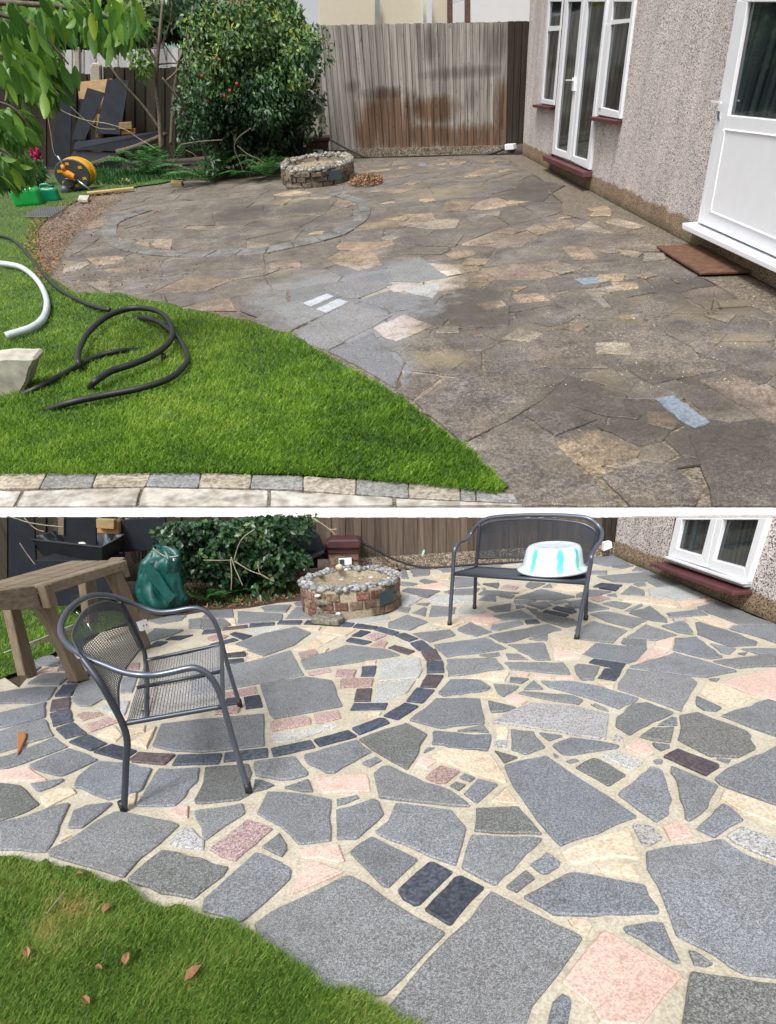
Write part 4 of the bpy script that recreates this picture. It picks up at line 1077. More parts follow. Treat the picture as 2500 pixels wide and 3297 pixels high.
hw.ring('panel_bead', T3((1463, 758), (2250, 850), (2250, 1690), (1362, 1322)), T3((1478, 775), (2235, 866), (2235, 1664), (1380, 1312)), .04, .058, M['white'], bd, .006)
hw.part('handle', T3((1418, 566), (1482, 572), (1482, 586), (1418, 578)), .09, .105, M['white'], bd); hw.part('lock_plate', T3((1426, 640), (1444, 642), (1440, 700), (1424, 698)), .05, .058, M['silver'], bd)
hw.part('door_step', T3((1245, 1390), (2500, 1945), (2500, 1995), (1243, 1432)), 0, .15, M['white'], house, .006)
mt = polybox('door_mat', [px('e3', *p) for p in ((975, 400), (1280, 392), (1625, 570), (1270, 583))], U, .010, .028, M['mat']); tag(mt, 'worn brown coir doormat on the dark paving below the white back door', 'doormat')
mt['terrace'] = 1
# ------------------------------------------------------------------ big weathered fence at the end
fw = Wall(U, FENCE_A, FENCE_B)
T2 = lambda *pts: [px('t2', *p) for p in pts]
fence = thing('close_board_fence', U, 'tall grey weathered board fence with brown damp stains at the end of the terrace', 'fence', at=FENCE_A)
(a, b, c, d) = T2((372, 66), (1652, 42), (1640, 882), (462, 912))
boards(fence, fw, a, b, d, c, 54, M['greyfence'], topj=1.8, gap=.16)
(a, b, c, d) = T2((1652, 40), (1795, 36), (1755, 862), (1640, 882))
fw2 = Wall(U, U.G(1632, 494), U.G(1692, 488)); boards(fence, fw, a, b, d, c, 6, M['shadefence'], topj=1.2)
fw.part('gravel_board', T2((430, 905), (1700, 872), (1700, 925), (430, 962)), -.02, .05, M['gravelb'], fence)
fw.part('fence_post', T2((362, 66), (392, 66), (462, 905), (440, 908)), 0, .03, M['greyfence'], fence)
# ------------------------------------------------------------------ low dark fence, concrete posts
lf = Wall(U, U.G(40, 548), U.G(1060, 497))
T1 = lambda *pts: [px('t1', *p) for p in pts]
lfence = thing('low_fence', U, 'low shade-darkened board fence behind the black boards and the bush', 'fence', at=U.G(600, 520))
for q, n in ((((-330, 400), (140, 388), (150, 1040), (-330, 1060)), 13), (((140, 382), (520, 392), (520, 1010), (140, 1030)), 11), (((600, 350), (1190, 348), (1190, 960), (600, 990)), 17), (((1190, 345), (1950, 338), (1960, 915), (1190, 955)), 22)):
    a, b, c, d = T1(*q); boards(lfence, lf, a, b, d, c, n, M['shadefence'], topj=2.5, gap=.12)
def post(q, top, label):
    o = lf.part('concrete_post', q, -.02, .10, M['concrete'], None, .02); tag(o, label, 'fence post'); return o
post(T1((520, 345), (535, 318), (570, 315), (588, 340), (600, 1000), (530, 1000)), 0, 'concrete fence post with rounded top rising between the dark fence panels')
post(T2((316, 335), (325, 308), (348, 305), (360, 325), (402, 905), (352, 905)), 0, 'concrete fence post with rounded top left of the tall grey fence')
# ------------------------------------------------------------------ beyond the fence
pf = Wall(U, U.G(0, 462), U.G(1040, 395))
pfence = thing('neighbour_fence', U, 'bleached pale board fence standing beyond the low dark fence', 'fence', at=U.G(500, 430))
a, b, c, d = T1((-330, 245), (2050, 205), (2050, 560), (-330, 620)); boards(pfence, pf, a, b, d, c, 60, M['palefence'], topj=1, gap=.1)
tag(pf.part('concrete_post', T1((408, 215), (440, 212), (448, 560), (412, 560)), -.02, .08, M['concrete'], None, .02), 'square pale post against the bleached fence beyond', 'fence post')
YF = pf.a[1]*1.35
def backblock(name, label, cat, pxs, Y, thick, mat, roof=None, rmat=None):
    t = thing(name, U, label, cat, at=U.V(*pxs[0], Y)*np.array([1, 1, 0]))
    prism('wall', [U.V(x, y, Y) for x, y in pxs], (0, thick, 0), mat, U, t)
    if roof:
        for r in roof: prism('roof', [U.V(x, y, Y-.3) for x, y in r], (0, thick*.5, .5), rmat, U, t)
    return t
backblock('garden_shed', 'low shed with pale felt roof behind the bleached fence, left of the bare stems', 'shed', T1((180, 330), (180, 200), (480, 195), (480, 330)), YF, 4, M['black'], [T1((150, 195), (230, 130), (450, 130), (510, 200))], M['roofgrey'])
sh = backblock('garden_shed', 'pale grey roofed shed with a mint green gable beyond the fence', 'shed', T1((690, 300), (690, 218), (1010, 218), (1010, 300)), YF, 4, M['black'], [T1((800, 212), (850, 128), (1035, 122), (1005, 218))], M['roofgrey'])
prism('gable', [U.V(*p, YF-.5) for p in T1((1008, 222), (1040, 120), (1116, 222))], (0, 2, 0), M['mint'], U, sh)
prism('fascia', [U.V(*p, YF-.6) for p in T1((1036, 122), (1046, 116), (1124, 222), (1110, 222))], (0, .2, 0), M['white'], U, sh)
bh = backblock('neighbour_house', 'cream rendered neighbour house just showing over the tall fence', 'house', T2((372, 140), (372, -120), (1240, -120), (1240, 140)), 34, 5, M['cottage'])
prism('downpipe', [U.V(*p, 33.9) for p in T2((750, 140), (750, -120), (782, -120), (782, 140))], (0, -.1, 0), M['roofgrey'], U, bh)
for q in ((1240, 1275), (1370, 1395)): prism('brick_pier', [U.V(*p, 33.9) for p in T2((q[0], 140), (q[0], -120), (q[1], -120), (q[1], 140))], (0, .5, 0), M['brick'], U, bh)
for q in ((1062, 1075), (1100, 1135)): prism('window_frame', [U.V(*p, 33.8) for p in T2((q[0], 140), (q[0], -120), (q[1], -120), (q[1], 140))], (0, .1, 0), M['white'], U, bh)
backblock('neighbour_house', 'far house with pinkish brick gable behind the camellia bush', 'house', T1((1400, 120), (1410, 60), (1440, -110), (1570, -110), (1570, 120)), 40, 5, plain('pink_brick', (.42, .27, .22), .9))
backblock('neighbour_house', 'white far house wall at the top beside the brown corner boards of the fence', 'house', T2((1400, 140), (1400, -120), (1900, -120), (1900, 140)), 38, 5, M['wwhite'])
backblock('conservatory', 'white low outbuilding seen between the bush and the tall fence', 'outbuilding', T2((262, 215), (262, 158), (372, 150), (372, 215)), 30, 3, M['white'])
# parked car beyond
YC = YF*1.25
car = thing('parked_car', U, 'dark parked car glimpsed through the leaves beyond the shed roof', 'car', at=U.V(*px('t1', 290, 140), YC))
prism('body', [U.V(*p, YC) for p in T1((236, 138), (240, 108), (262, 100), (285, 76), (345, 78), (360, 104), (372, 138))], (0, 1.7, 0), M['carblack'], U, car, .03)
prism('window', [U.V(*p, YC-.02) for p in T1((268, 100), (288, 80), (340, 82), (350, 102))], (0, .03, 0), M['glass'], U, car)
for x in (262, 345):
    c = U.V(*px('t1', x, 138), YC); r = .22*abs(U.V(*px('t1', 345, 138), YC)[0]-U.V(*px('t1', 262, 138), YC)[0]); v, f = tube_g([c, c+np.array([0, .25, 0])], r, 14); mesh('wheel', v, f, M['rubber'], U, car)
# far trees
for i, (cx, cy, rx, ry, Y, lb) in enumerate(((1180, 40, 230, 110, 36, 'dark green tree beyond the shed, behind the bare stems'), (1720, 10, 190, 110, 35, 'dark tree crown between the camellia and the cream house'), (560, -60, 420, 150, 48, 'hazy light tree high at the back, over the shed roofs'), (800, 100, 70, 100, 34, 'small grey green tree beside the mint gable'), (100, -60, 300, 150, 46, 'pale tree crown at the far left beyond the parked car'))):
    x, y = px('t1', cx, cy); k = 800/1677; t = thing('tree', U, lb, 'tree', at=U.V(x, y, Y)*np.array([1, 1, 0]))
    E = [ell(U, x+dx*rx*k, y+dy*ry*k, rx*k*s, ry*k*s, Y, 1.5) for dx, dy, s in ((0, 0, .8), (-.5, .2, .5), (.5, .15, .5), (.1, -.5, .55))]
    foliage('crown', U, t, E, 5000, .34, .22, LEAF['far'], varf=(lambda P: .25) if i in (2, 3, 4) else (lambda P: -.25))
    c = E[0][0]; tube('trunk', [(c[0], c[1], 0), (c[0]+.1, c[1], c[2]*.6), (c[0], c[1], c[2])], [.25, .18, .08], M['log'], U, t)
x, y = px('t2', 240, 150); t = thing('shrub', U, 'bright yellow flowering shrub between the camellia and the tall fence', 'shrub', at=U.V(x, y, 27)*np.array([1, 1, 0]))
foliage('crown', U, t, [ell(U, x, y-5, 20, 26, 27, .4), ell(U, x+12, y+8, 12, 16, 27, .4)], 900, .16, .12, LEAF['yell'])
x, y = px('t2', 60, 60); foliage('crown', U, t, [ell(U, x, y, 28, 22, 27, .4)], 600, .16, .12, LEAF['yell'])
# ------------------------------------------------------------------ camellia
YB_ = U.gy(820, 566)+.4
bush = thing('camellia_bush', U, 'big glossy dark camellia bush with yellow tipped leaves and a few red blooms', 'bush', at=U.G(800, 575))
E = [ell(U, *px('t1', x, y), rx*k, ry*k, YB_+dd, dp) for x, y, rx, ry, dd, dp in ((1500, 430, 300, 330, .2, 1.0), (1450, 180, 230, 160, .3, .8), (1760, 250, 200, 230, .3, .8), (1600, 70, 200, 90, .4, .7), (1370, 560, 210, 180, -.1, .8), (1700, 560, 300, 260, .0, 1), (1500, 800, 280, 170, .3, .6), (1800, 790, 230, 160, .4, .6), (1330, 820, 160, 150, 0, .7), (1860, 400, 120, 200, .3, .6), (1640, -20, 260, 80, .5, .7), (1330, 110, 140, 150, .3, .6), (1260, 330, 130, 130, .2, .6), (1245, 560, 100, 120, .2, .5), (1940, 260, 90, 90, .3, .5), (1930, 540, 80, 120, .2, .5))]
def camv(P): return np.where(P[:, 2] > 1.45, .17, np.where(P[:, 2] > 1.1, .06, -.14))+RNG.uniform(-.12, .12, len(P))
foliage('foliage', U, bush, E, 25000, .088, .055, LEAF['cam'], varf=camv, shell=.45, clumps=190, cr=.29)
for i, (x0, x1, y1) in enumerate(((1360, 1340, 700), (1480, 1450, 600), (1530, 1600, 650), (1560, 1720, 700), (1500, 1500, 400), (1420, 1300, 760))):
    tube('stem', [U.V(*px('t1', x0, 1050), YB_), U.V(*px('t1', (x0+x1)/2+20, 930), YB_-.1), U.V(*px('t1', x1, y1), YB_)], [.025, .012], M['log'], U, bush, n=6)
rb = []
for x, y in ((1355, 290), (1262, 410), (1495, 462), (1448, 510), (1412, 545), (1298, 580)):
    v, f = blob_g(U.V(*px('t1', x, y), YB_-.9), (.03, .03, .026), x, 7, 5, .3); o = mesh('bloom', v, f, LEAF['red'], U, bush, True, var=[.5]*len(v))
# ------------------------------------------------------------------ leafy branches hanging in at the top left: each leaf its own object
tree = thing('cherry_tree', U, 'tree with big drooping bright green leaves hanging in from the top left', 'tree', at=U.V(-260, 600, 5.4)*np.array([1, 1, 0]))
lm = []
for i in range(6):
    L_ = .098; W_ = .05; a = .3
    v = []; f = []; segs = 6
    for j in range(segs+1):
        t = j/segs; w = W_*.5*math.sin(math.pi*min(1, t*.92+.04))**.8*(1.15-.35*t); z = -.05*L_*t*t*4*(i/6+.4)
        v += [(-w, L_*t, z+w*.35), (0, L_*t, z), (w, L_*t, z+w*.35)]
    for j in range(segs):
        b = j*3; f += [(b, b+1, b+4, b+3), (b+1, b+2, b+5, b+4)]
    me = bpy.data.meshes.new('leaf'); me.from_pydata(v, [], f); at = me.attributes.new('var', 'FLOAT', 'POINT'); at.data.foreach_set('value', [min(1, .12+i*.15)]*len(v)); me.polygons.foreach_set('use_smooth', [True]*len(f)); me.materials.append(LEAF['cherry']); lm.append(me)
REG = [([(-110, -120), (400, -120), (400, 40), (230, 120), (240, 220), (400, 290), (420, 360), (350, 370), (260, 300), (200, 360), (190, 440), (300, 520), (290, 560), (170, 560), (60, 520), (-110, 500)], 160), ([(330, -120), (830, -120), (800, 120), (720, 140), (680, 190), (600, 190), (540, 160), (470, 110), (400, 40)], 100), ([(-110, 640), (40, 650), (120, 760), (120, 810), (60, 830), (-110, 800)], 26), ([(-110, 920), (60, 960), (70, 1050), (20, 1090), (-110, 1100)], 13)]
for poly, n in REG:
    xs_ = [p[0] for p in poly]; ys_ = [p[1] for p in poly]; k = 0
    while k < n:
        x, y = random.uniform(min(xs_), max(xs_)), random.uniform(min(ys_), max(ys_))
        if not inpoly((x, y), poly): continue
        k += 1; Y = random.uniform(4.9, 6.0); p = U.V(*px('t1', x, y), Y)
        o = bpy.data.objects.new('leaf', lm[min(5, max(0, int(random.gauss(2.4, 1.5))))]); link(o, U, tree)
        rz = random.gauss(0, .55)+(.25 if x > 300 else -.1); o.matrix_basis = Matrix.Translation(p) @ Matrix.Rotation(rz, 4, 'Y') @ Matrix.Rotation(random.gauss(-1.2, .45), 4, 'X') @ Matrix.Rotation(random.uniform(-1.2, 1.2), 4, 'Y') @ Matrix.Scale(random.uniform(.6, 1.15), 4)
foliage('small_leaves', U, tree, [ell(U, *px('t1', x, y), rx*k_, ry*k_, 6.0, .35) for x, y, rx, ry in ((120, 30, 300, 110), (60, 250, 200, 170), (150, 430, 150, 110), (600, 50, 220, 90), (-20, 730, 100, 100), (-40, 1010, 90, 90)) for k_ in (800/1677,)], 1500, .085, .042, LEAF['cherry'], down=1.4, varf=lambda P: -.15)['kind'] = 'stuff'
for P_, r in ((((-300, -60), (100, 60), (250, 200), (360, 330)), .012), (((-300, -100), (300, -60), (600, 0), (760, 90)), .014), (((-300, 200), (0, 300), (180, 430), (300, 540)), .012), (((-300, 560), (-60, 600), (60, 700), (120, 820)), .008), (((-300, 880), (-100, 900), (0, 980)), .006)):
    tube('branch', [U.V(*px('t1', *p), 5.5) for p in P_], [r, r*.4], M['log'], U, tree, n=6)
tube('trunk', [U.V(-330, 700, 5.5), U.V(-300, 300, 5.5), U.V(-200, -60, 5.5)], [.09, .05], M['log'], U, tree)
# ------------------------------------------------------------------ bare stems
YS = U.gy(540, 545)
st = thing('bare_shrub', U, 'tall bare multi stemmed shrub in front of the dark fence', 'shrub', at=U.G(545, 545))
for P_, r in ((((985, 900), (975, 700), (955, 500), (960, 300), (1000, -110)), .034), (((995, 880), (980, 780), (870, 620), (700, 430), (620, 300), (555, 222)), .022), (((1050, 870), (1065, 600), (1090, 400), (1110, 290), (1160, 180), (1200, -60)), .026), (((960, 330), (900, 220), (850, 100), (830, 0), (820, -100)), .022), (((1110, 295), (1180, 210), (1240, 90), (1290, 0)), .014), (((1020, 440), (1100, 350), (1030, 230), (940, 100), (870, 20)), .012), (((990, 420), (1100, 560), (1150, 680)), .016), (((1020, 300), (1000, 180), (1040, 60), (1060, -80)), .012), (((950, 420), (880, 400), (830, 330), (800, 260)), .008), (((960, 330), (1060, 322), (1180, 330)), .009)):
    tube('stem', [U.V(*px('t1', *p), YS+(i % 3)*.05) for i, p in enumerate(P_)], [r*1.5, r*.9], M['log'], U, st, n=7)
foliage('foliage', U, st, [ell(U, *px('t1', 850, 320), 30, 45, YS-.1, .15), ell(U, *px('t1', 1180, 230), 25, 22, YS, .1), ell(U, *px('t1', 850, 60), 25, 30, YS, .1)], 260, .13, .07, LEAF['cherry'])
bt = thing('bramble_stem', U, 'long arching pale bramble stem crossing in front of the black boards', 'bramble', at=U.V(*px('t1', 950, 900), YS-.8)*np.array([1, 1, 0]))
for P_ in (((250, 590), (330, 650), (470, 705), (620, 730), (740, 770), (850, 840), (950, 900)), ((320, 540), (380, 620), (480, 710), (560, 760), (680, 768)), ((250, 400), (255, 500), (330, 560)), ((210, 620), (240, 800), (260, 920), (290, 960))):
    tube('stem', [U.V(*px('t1', *p), YS-.8) for p in P_], .007, M['twig'], U, bt, n=5)
tw = thing('bramble_stem', U, 'pale looping bramble stems at the foot of the camellia bush', 'bramble', at=U.G(900, 580))
for P_ in (((1120, 870), (1250, 850), (1400, 840)), ((1590, 760), (1500, 830), (1480, 900), (1520, 1000), (1540, 1060)), ((1150, 910), (1210, 940), (1240, 1000), (1280, 1030)), ((1500, 880), (1560, 930), (1640, 970), (1700, 1010)), ((1190, 1135), (1230, 1190), (1270, 1205))):
    tube('stem', [U.V(*px('t1', *p), YB_-1.2) for p in P_], .008, M['log'], U, tw, n=5)
# ------------------------------------------------------------------ sheets leaning on the low fence
def leaning(name, label, q, Y, mat, cat, lean=.35, th=.02, group=None):
    P_ = [lf.p(*p, Y+(0 if i < len(q)/2 else lean)) for i, p in enumerate(T1(*q))]; o = prism(name, P_, -lf.n*th, mat, U, None, .003); tag(o, label, cat, group); return o
YL = 0
VL = lambda p, o: lf.p(*p, o)
leaning('wooden_sheet', 'plywood sheet behind the black boards leaning on the low fence', ((440, 447), (672, 424), (668, 700), (500, 740)), YL+.12, M['ply'], 'plywood sheet', .2)
leaning('black_board', 'narrow upright black board, furthest left against the dark fence', ((352, 470), (440, 474), (478, 985), (352, 1000)), YL+.3, M['black'], 'board')
leaning('black_board', 'thin black board squeezed between the left board and the tilted one', ((465, 556), (520, 560), (510, 960), (480, 980)), YL+.2, M['black'], 'board')
leaning('black_board', 'tilted black board leaning in front of the plywood', ((547, 480), (662, 515), (590, 815), (500, 815)), YL+.35, M['black'], 'board')
leaning('black_board', 'widest upright black board, nearest the bare stems', ((682, 422), (828, 432), (822, 780), (662, 775)), YL+.35, M['black'], 'board')
leaning('black_sheet', 'long black sheet lying on edge below the upright black boards', ((560, 822), (1105, 752), (1180, 770), (880, 880), (560, 870)), YL+.9, M['black'], 'sheet', .1, .05)
leaning('black_sheet', 'dark lower sheet resting on the soil under the long black one', ((560, 880), (880, 890), (860, 990), (640, 980), (480, 1000)), YL+.95, M['blackpl'], 'sheet', .1, .05)
tag(prism('timber_offcut', [VL(p, .5) for p in T1((640, 650), (656, 655), (640, 808), (620, 806))], (0, .04, 0), M['block'], U), 'thin upright timber offcut between the tilted and the widest black board', 'timber')
tag(prism('wood_block', [VL(p, .7) for p in T1((815, 702), (898, 697), (902, 745), (815, 745))], (0, .1, 0), M['block'], U, None, .004), 'pale wood block on top of the orange one right of the black boards', 'wood block')
tag(prism('wood_block', [VL(p, .65) for p in T1((812, 747), (914, 742), (916, 776), (818, 782))], (0, .1, 0), plain('orange_wood', (.42, .21, .07), .8), U, None, .004), 'orange wood block under the pale block by the bare stems', 'wood block')
tag(prism('timber_length', [VL(p, 1.3) for p in T1((495, 1022), (850, 896), (860, 912), (505, 1034))], (0, .06, 0), M['timber'], U, None, .004), 'long grey timber lying slantwise on the soil behind the hose reel', 'timber')
tube('branch_log', [VL(px('t1', *p), 1.0) for p in ((850, 885), (960, 855), (1060, 815), (1175, 765))], [.05, .035], M['log'], U, None); tag(bpy.data.objects['branch_log'], 'bare cut branch lying over the long black sheet beside the bare stems', 'log')
tag(polybox('plank', T1((480, 1188), (795, 1155), (800, 1162), (485, 1196)), U, .03, .06, M['block']), 'pale thin plank lying in the grass right of the hose reel', 'plank')['terrace'] = 1
tag(polybox('paver', T1((430, 1212), (498, 1213), (485, 1243), (420, 1240)), U, .02, .06, M['sacks']), 'small pale yellow slab on the grass in front of the hose reel', 'stone')['terrace'] = 1
tag(polybox('brick_piece', T1((700, 1098), (775, 1096), (775, 1116), (700, 1116)), U, .0, .05, M['block']), 'orange brick piece at the back edge of the grass', 'brick')['terrace'] = 1
tag(polybox('brick_piece', T1((1050, 1112), (1130, 1112), (1120, 1128), (1050, 1132)), U, .0, .05, M['block']), 'flat tan brick piece where grass meets paving near the bush', 'brick')['terrace'] = 1
# ------------------------------------------------------------------ hose reel
R4 = lambda *p: px('r4', *p)
YR = U.gy(*R4(650, 2110)); 
reel = thing('hose_reel', U, 'charcoal and yellow hose reel standing on the grass by the green cans', 'hose reel', at=U.G(*R4(650, 2110)))
cc_ = U.V(*R4(672, 1892), YR); rx_ = abs(U.V(*R4(880, 1892), YR)[0]-cc_[0]); rz_ = abs(U.V(*R4(672, 1700), YR)[2]-cc_[2])
def disc(cx, cz, y0, y1, rx, rz, name, mat, par, n=40, hole=None):
    v = []; 
    for y in (y0, y1):
        for a in range(n): w = 2*math.pi*a/n; v.append((cx+rx*math.cos(w), y, cz+rz*math.sin(w)))
    f = [tuple(range(n)), tuple(range(2*n-1, n-1, -1))]+[(i, i+n, (i+1) % n+n, (i+1) % n) for i in range(n)]
    o = fixn(mesh(name, v, f, mat, U, par)); bevel(o, .012, 2); return o
disc(cc_[0]+.02, cc_[2], YR+.30, YR+.36, rx_*1.12, rz_*1.04, 'rear_flange', M['yellow'], reel)
disc(cc_[0]+.01, cc_[2], YR+.06, YR+.30, rx_*1.02, rz_*.96, 'hose_coil', M['yellow'], reel)
disc(cc_[0], cc_[2], YR, YR+.06, rx_, rz_, 'front_flange', M['char'], reel)
for k_ in range(6):
    a = math.radians(35+k_*60); x = cc_[0]+rx_*.72*math.cos(a); z = cc_[2]+rz_*.72*math.sin(a)
    prism('cut_out', [np.array([x+sx*rx_*.12, YR-.004, z+sz*rz_*.09]) for sx, sz in ((-1, -1), (1, -1), (.8, 1), (-.8, 1))], (0, .006, 0), M['yellow'], U, reel)
tube('crank_handle', [U.V(*R4(*p), YR-.12) for p in ((555, 1835), (600, 1870), (660, 1900), (700, 1925))], [.045, .06, .055], M['orange'], U, reel, n=10)
tube('crank_knob', [U.V(*R4(575, 1835), YR-.14), U.V(*R4(560, 1780), YR-.16)], .04, M['orange'], U, reel, k=1)
for a, b in (((505, 1670), (575, 1790)), ((735, 1955), (915, 2090))): tube('tube_leg', [U.V(*R4(*a), YR-.1), U.V(*R4(*b), YR-.1)], .018, M['silver'], U, reel, k=1)
prism('stand', [U.V(*R4(*p), YR-.05) for p in ((590, 1930), (720, 1950), (690, 2030), (640, 2060), (560, 2060), (555, 2010))], (0, .05, 0), M['char'], U, reel, .01)
v, f = blob_g(U.V(*R4(592, 2085), YR-.06), (.10, .06, .085), 3, 14, 10, 0); mesh('foot', v, f, M['char'], U, reel, True)
# ------------------------------------------------------------------ fuel cans
def can(label, x0, x1, ytop, ybase, mat, rot):
    Y = U.gy((x0+x1)/2, ybase); a, b = U.V(x0, ybase, Y), U.V(x1, ybase, Y); h = U.V((x0+x1)/2, ytop, Y)[2]; w = b[0]-a[0]
    t = thing('fuel_can', U, label, 'fuel can', at=(a+b)/2)
    bevel(prism('body', [np.array([a[0]+w*u, Y, h*q]) for u, q in ((0, 0), (1, 0), (1, .72), (.86, .82), (.5, .80), (.2, .86), (0, .70))], (0, w*.55, 0), mat, U, t), w*.10, 3)
    tube('carry_handle', [np.array([a[0]+w*u, Y+w*.27, h*q]) for u, q in ((.12, .8), (.18, .98), (.5, 1.0), (.66, .9), (.72, .78))], w*.06, mat, U, t, n=8)
    tube('cap', [np.array([a[0]+w*.8, Y+w*.27, h*.78]), np.array([a[0]+w*.84, Y+w*.27, h*.95])], w*.09, M['blackpl'], U, t, k=1, n=12)
    return t
can('larger bright green fuel can half in the frame at the left edge', 48, 138, 588, 668, M['can1'], 0)
can('smaller teal green fuel can between the bright green can and the hose reel', 137, 194, 594, 652, M['can2'], 0)
# ------------------------------------------------------------------ hoses, pipe, sack, grating
E1 = lambda *p: px('e1', *p)
def lay(name, pts, r, mat, label, cat, z=.03, parent=None, fr=U):
    o = tube(name, [fr.G(x, y, (z+r) if (parent is None or 0 < i < len(pts)-1) else .0) for i, (x, y) in enumerate(pts)], r, mat, fr, parent, 8, 10); 
    if label: tag(o, label, cat)
    return o
lay('garden_hose', [E1(*p) for p in ((-150, 330), (-40, 350), (30, 400), (110, 490), (190, 590), (290, 690), (400, 755), (500, 800), (600, 830), (640, 832))], .018, M['rubber'], 'straight run of black hose entering the lawn from the left by the litter', 'hose', .03)
hs_ = thing('garden_hose', U, 'loose loops of thick black hose lying on the bright lawn', 'hose', at=U.G(400, 1150))
O_ = lambda *pts: [(x*1.4908, y*1.4908) for x, y in pts]
lay('hose_loop', O_((86, 892), (150, 870), (230, 853), (310, 837), (370, 815), (402, 785), (404, 765), (385, 730), (350, 700), (320, 688), (290, 685)), .020, M['rubber'], None, None, .045, hs_)
lay('hose_loop', O_((30, 862), (80, 838), (130, 812), (160, 795), (210, 770), (260, 758), (310, 755)), .018, M['rubber'], None, None, .03, hs_)
lay('hose_loop', O_((182, 806), (170, 780), (172, 755), (190, 720), (225, 688), (262, 671), (300, 665), (340, 672), (365, 692), (373, 718), (365, 740), (335, 765), (290, 785), (240, 802), (205, 825), (190, 840)), .021, M['rubber'], None, None, .07, hs_)
lay('hose_loop', O_((345, 762), (354, 770), (352, 782)), .02, M['rubber'], None, None, .03, hs_)
tag(tube('white_pipe', [U.G(*E1(*p), .06) for p in ((-100, 520), (-30, 530), (40, 548), (110, 595), (170, 665), (208, 750), (212, 830), (180, 905), (110, 955), (40, 980), (-60, 1010))], .030, M['whose'], U, None, 8, 12), 'curved pale white flexible pipe on the lawn at the left edge', 'pipe')
grt = thing('drain_grating', U, 'thin grey plastic grating lying on the grass beside the litter', 'grating', at=U.G(*E1(200, 180)))
gq = [U.G(*E1(*p), .05) for p in ((50, 205), (240, 205), (350, 140), (170, 142))]
vs_ = []
for k_ in range(9):
    t = k_/8; vs_.append(tube_g([gq[0]*(1-t)+gq[3]*t, gq[1]*(1-t)+gq[2]*t], .008, 4))
for k_ in range(13):
    t = k_/12; vs_.append(tube_g([gq[0]*(1-t)+gq[1]*t, gq[3]*(1-t)+gq[2]*t], .008, 4))
v, f = join(vs_); mesh('grid', v, f, M['grate'], U, grt)
sk = thing('rubble_sack', U, 'end of a pale woven sack lying on the lawn at the left edge', 'sack', at=U.G(60, 1270))
c_ = U.G(30, 1280); prism('sack_body', [U.V(x, y, c_[1]) for x, y in ((-60, 1160), (20, 1150), (80, 1152), (112, 1150), (115, 1164), (100, 1190), (88, 1235), (66, 1272), (20, 1290), (-60, 1300))], (0, .22, 0), M['sacks'], U, sk, .03)
# ------------------------------------------------------------------ pond, trough, board, chippings
pd, (pcx, pcy, prx, pry, phh) = pond(U, 1026, 906, 1142, 604, 501, 549, None, ['bricku', 'bricku', 'brickb'], M['bmortaru'], M['cobbleu'], M['oldstoneu'], 'old round brick garden pond with dusty cobbled rim beside the tall fence', M['sand'])
def onpond(fr, x0, x1, y0, y1, Y, th, name, mat, par, bv=.01):
    return prism(name, [fr.V(x, y, Y) for x, y in ((x0, y0), (x1, y0), (x1, y1), (x0, y1))], (0, th, 0), mat, fr, par, bv)
Yp = U.gy(950, 606)
onpond(U, 922, 1000, 600, 616, Yp-.12, .35, 'foot_slab', M['oldstoneu'], pd); onpond(U, 932, 990, 550, 564, Yp+.02, .25, 'spout_stone', plain('pale_spout', (.36, .31, .26), .9, var=.3), pd); onpond(U, 935, 995, 568, 580, Yp+.06, .25, 'spout_stone', M['oldstoneu'], pd)
prism('slate_plaque', [U.V(x, y, U.gy(1080, 600)+.02) for x, y in ((1059, 552), (1098, 546), (1102, 576), (1062, 582))], (0, .04, 0), M['slate'], U, pd)
tr = thing('brick_planter', U, 'dark red trough on a brick stand behind the old pond', 'planter', at=U.G(1025, 510))
Yt = U.gy(1025, 528)
prism('brick_stand', [U.V(x, y, Yt) for x, y in T2((285, 880), (438, 880), (440, 950), (290, 950))], (0, .5, 0), M['bricku'], U, tr, .01)
prism('trough', [U.V(x, y, Yt-.04) for x, y in T2((272, 852), (440, 850), (430, 890), (288, 892))], (0, .5, 0), M['pot'], U, tr, .01)
prism('trough_rim', [U.V(x, y, Yt-.08) for x, y in T2((280, 828), (448, 820), (446, 850), (276, 854))], (0, .5, 0), M['pot'], U, tr, .015)
prism('outlet_plate', [U.V(x, y, Yt-.03) for x, y in T2((335, 906), (402, 906), (402, 932), (337, 934))], (0, .02, 0), M['white'], U, tr)
prism('outlet_cover', [U.V(x, y, Yt-.04) for x, y in T2((340, 910), (365, 910), (365, 930), (341, 930))], (0, .01, 0), M['slate'], U, tr)
tag(prism('black_board', [U.V(x, y, Yt+.2+o) for (x, y), o in zip(T2((160, 640), (205, 640), (265, 880), (140, 905)), (.4, .4, 0, 0))], (0, .05, 0), M['black'], U, None, .005), 'dark slate blue board leaning between the camellia and the red trough', 'board')
tag(prism('roof_sheet', [U.V(x, y, Yt-.05) for x, y in T2((85, 930), (265, 885), (290, 905), (290, 945), (90, 960))], (0, .4, 0), M['blackpl'], U, None, .005), 'black sheet lying low behind the pond below the leaning board', 'sheet')
tube('cable', [fw.p(*q, .10) for q in T2((455, 828), (560, 885), (650, 928), (730, 955), (1000, 958), (1300, 948), (1500, 938), (1600, 912), (1655, 885))], .016, M['rubber'], U, None, n=8); tag(bpy.data.objects['cable'], 'black cable running along the foot of the tall fence', 'cable')
tag(fw.part('junction_box', T2((1652, 862), (1712, 858), (1714, 895), (1655, 900)), .05, .2, M['white'], None, .006), 'small white junction box at the corner of the tall fence and the house', 'junction box')
c_ = U.G(1180, 590); cp = []
for i in range(1300):
    r = RNG.uniform(0, 1)**.6; a = RNG.uniform(0, 6.28); cp.append((c_[0]+.30*r*math.cos(a), c_[1]+.5*r*math.sin(a), .02+.07*(1-r*r)+RNG.uniform(0, .01)))
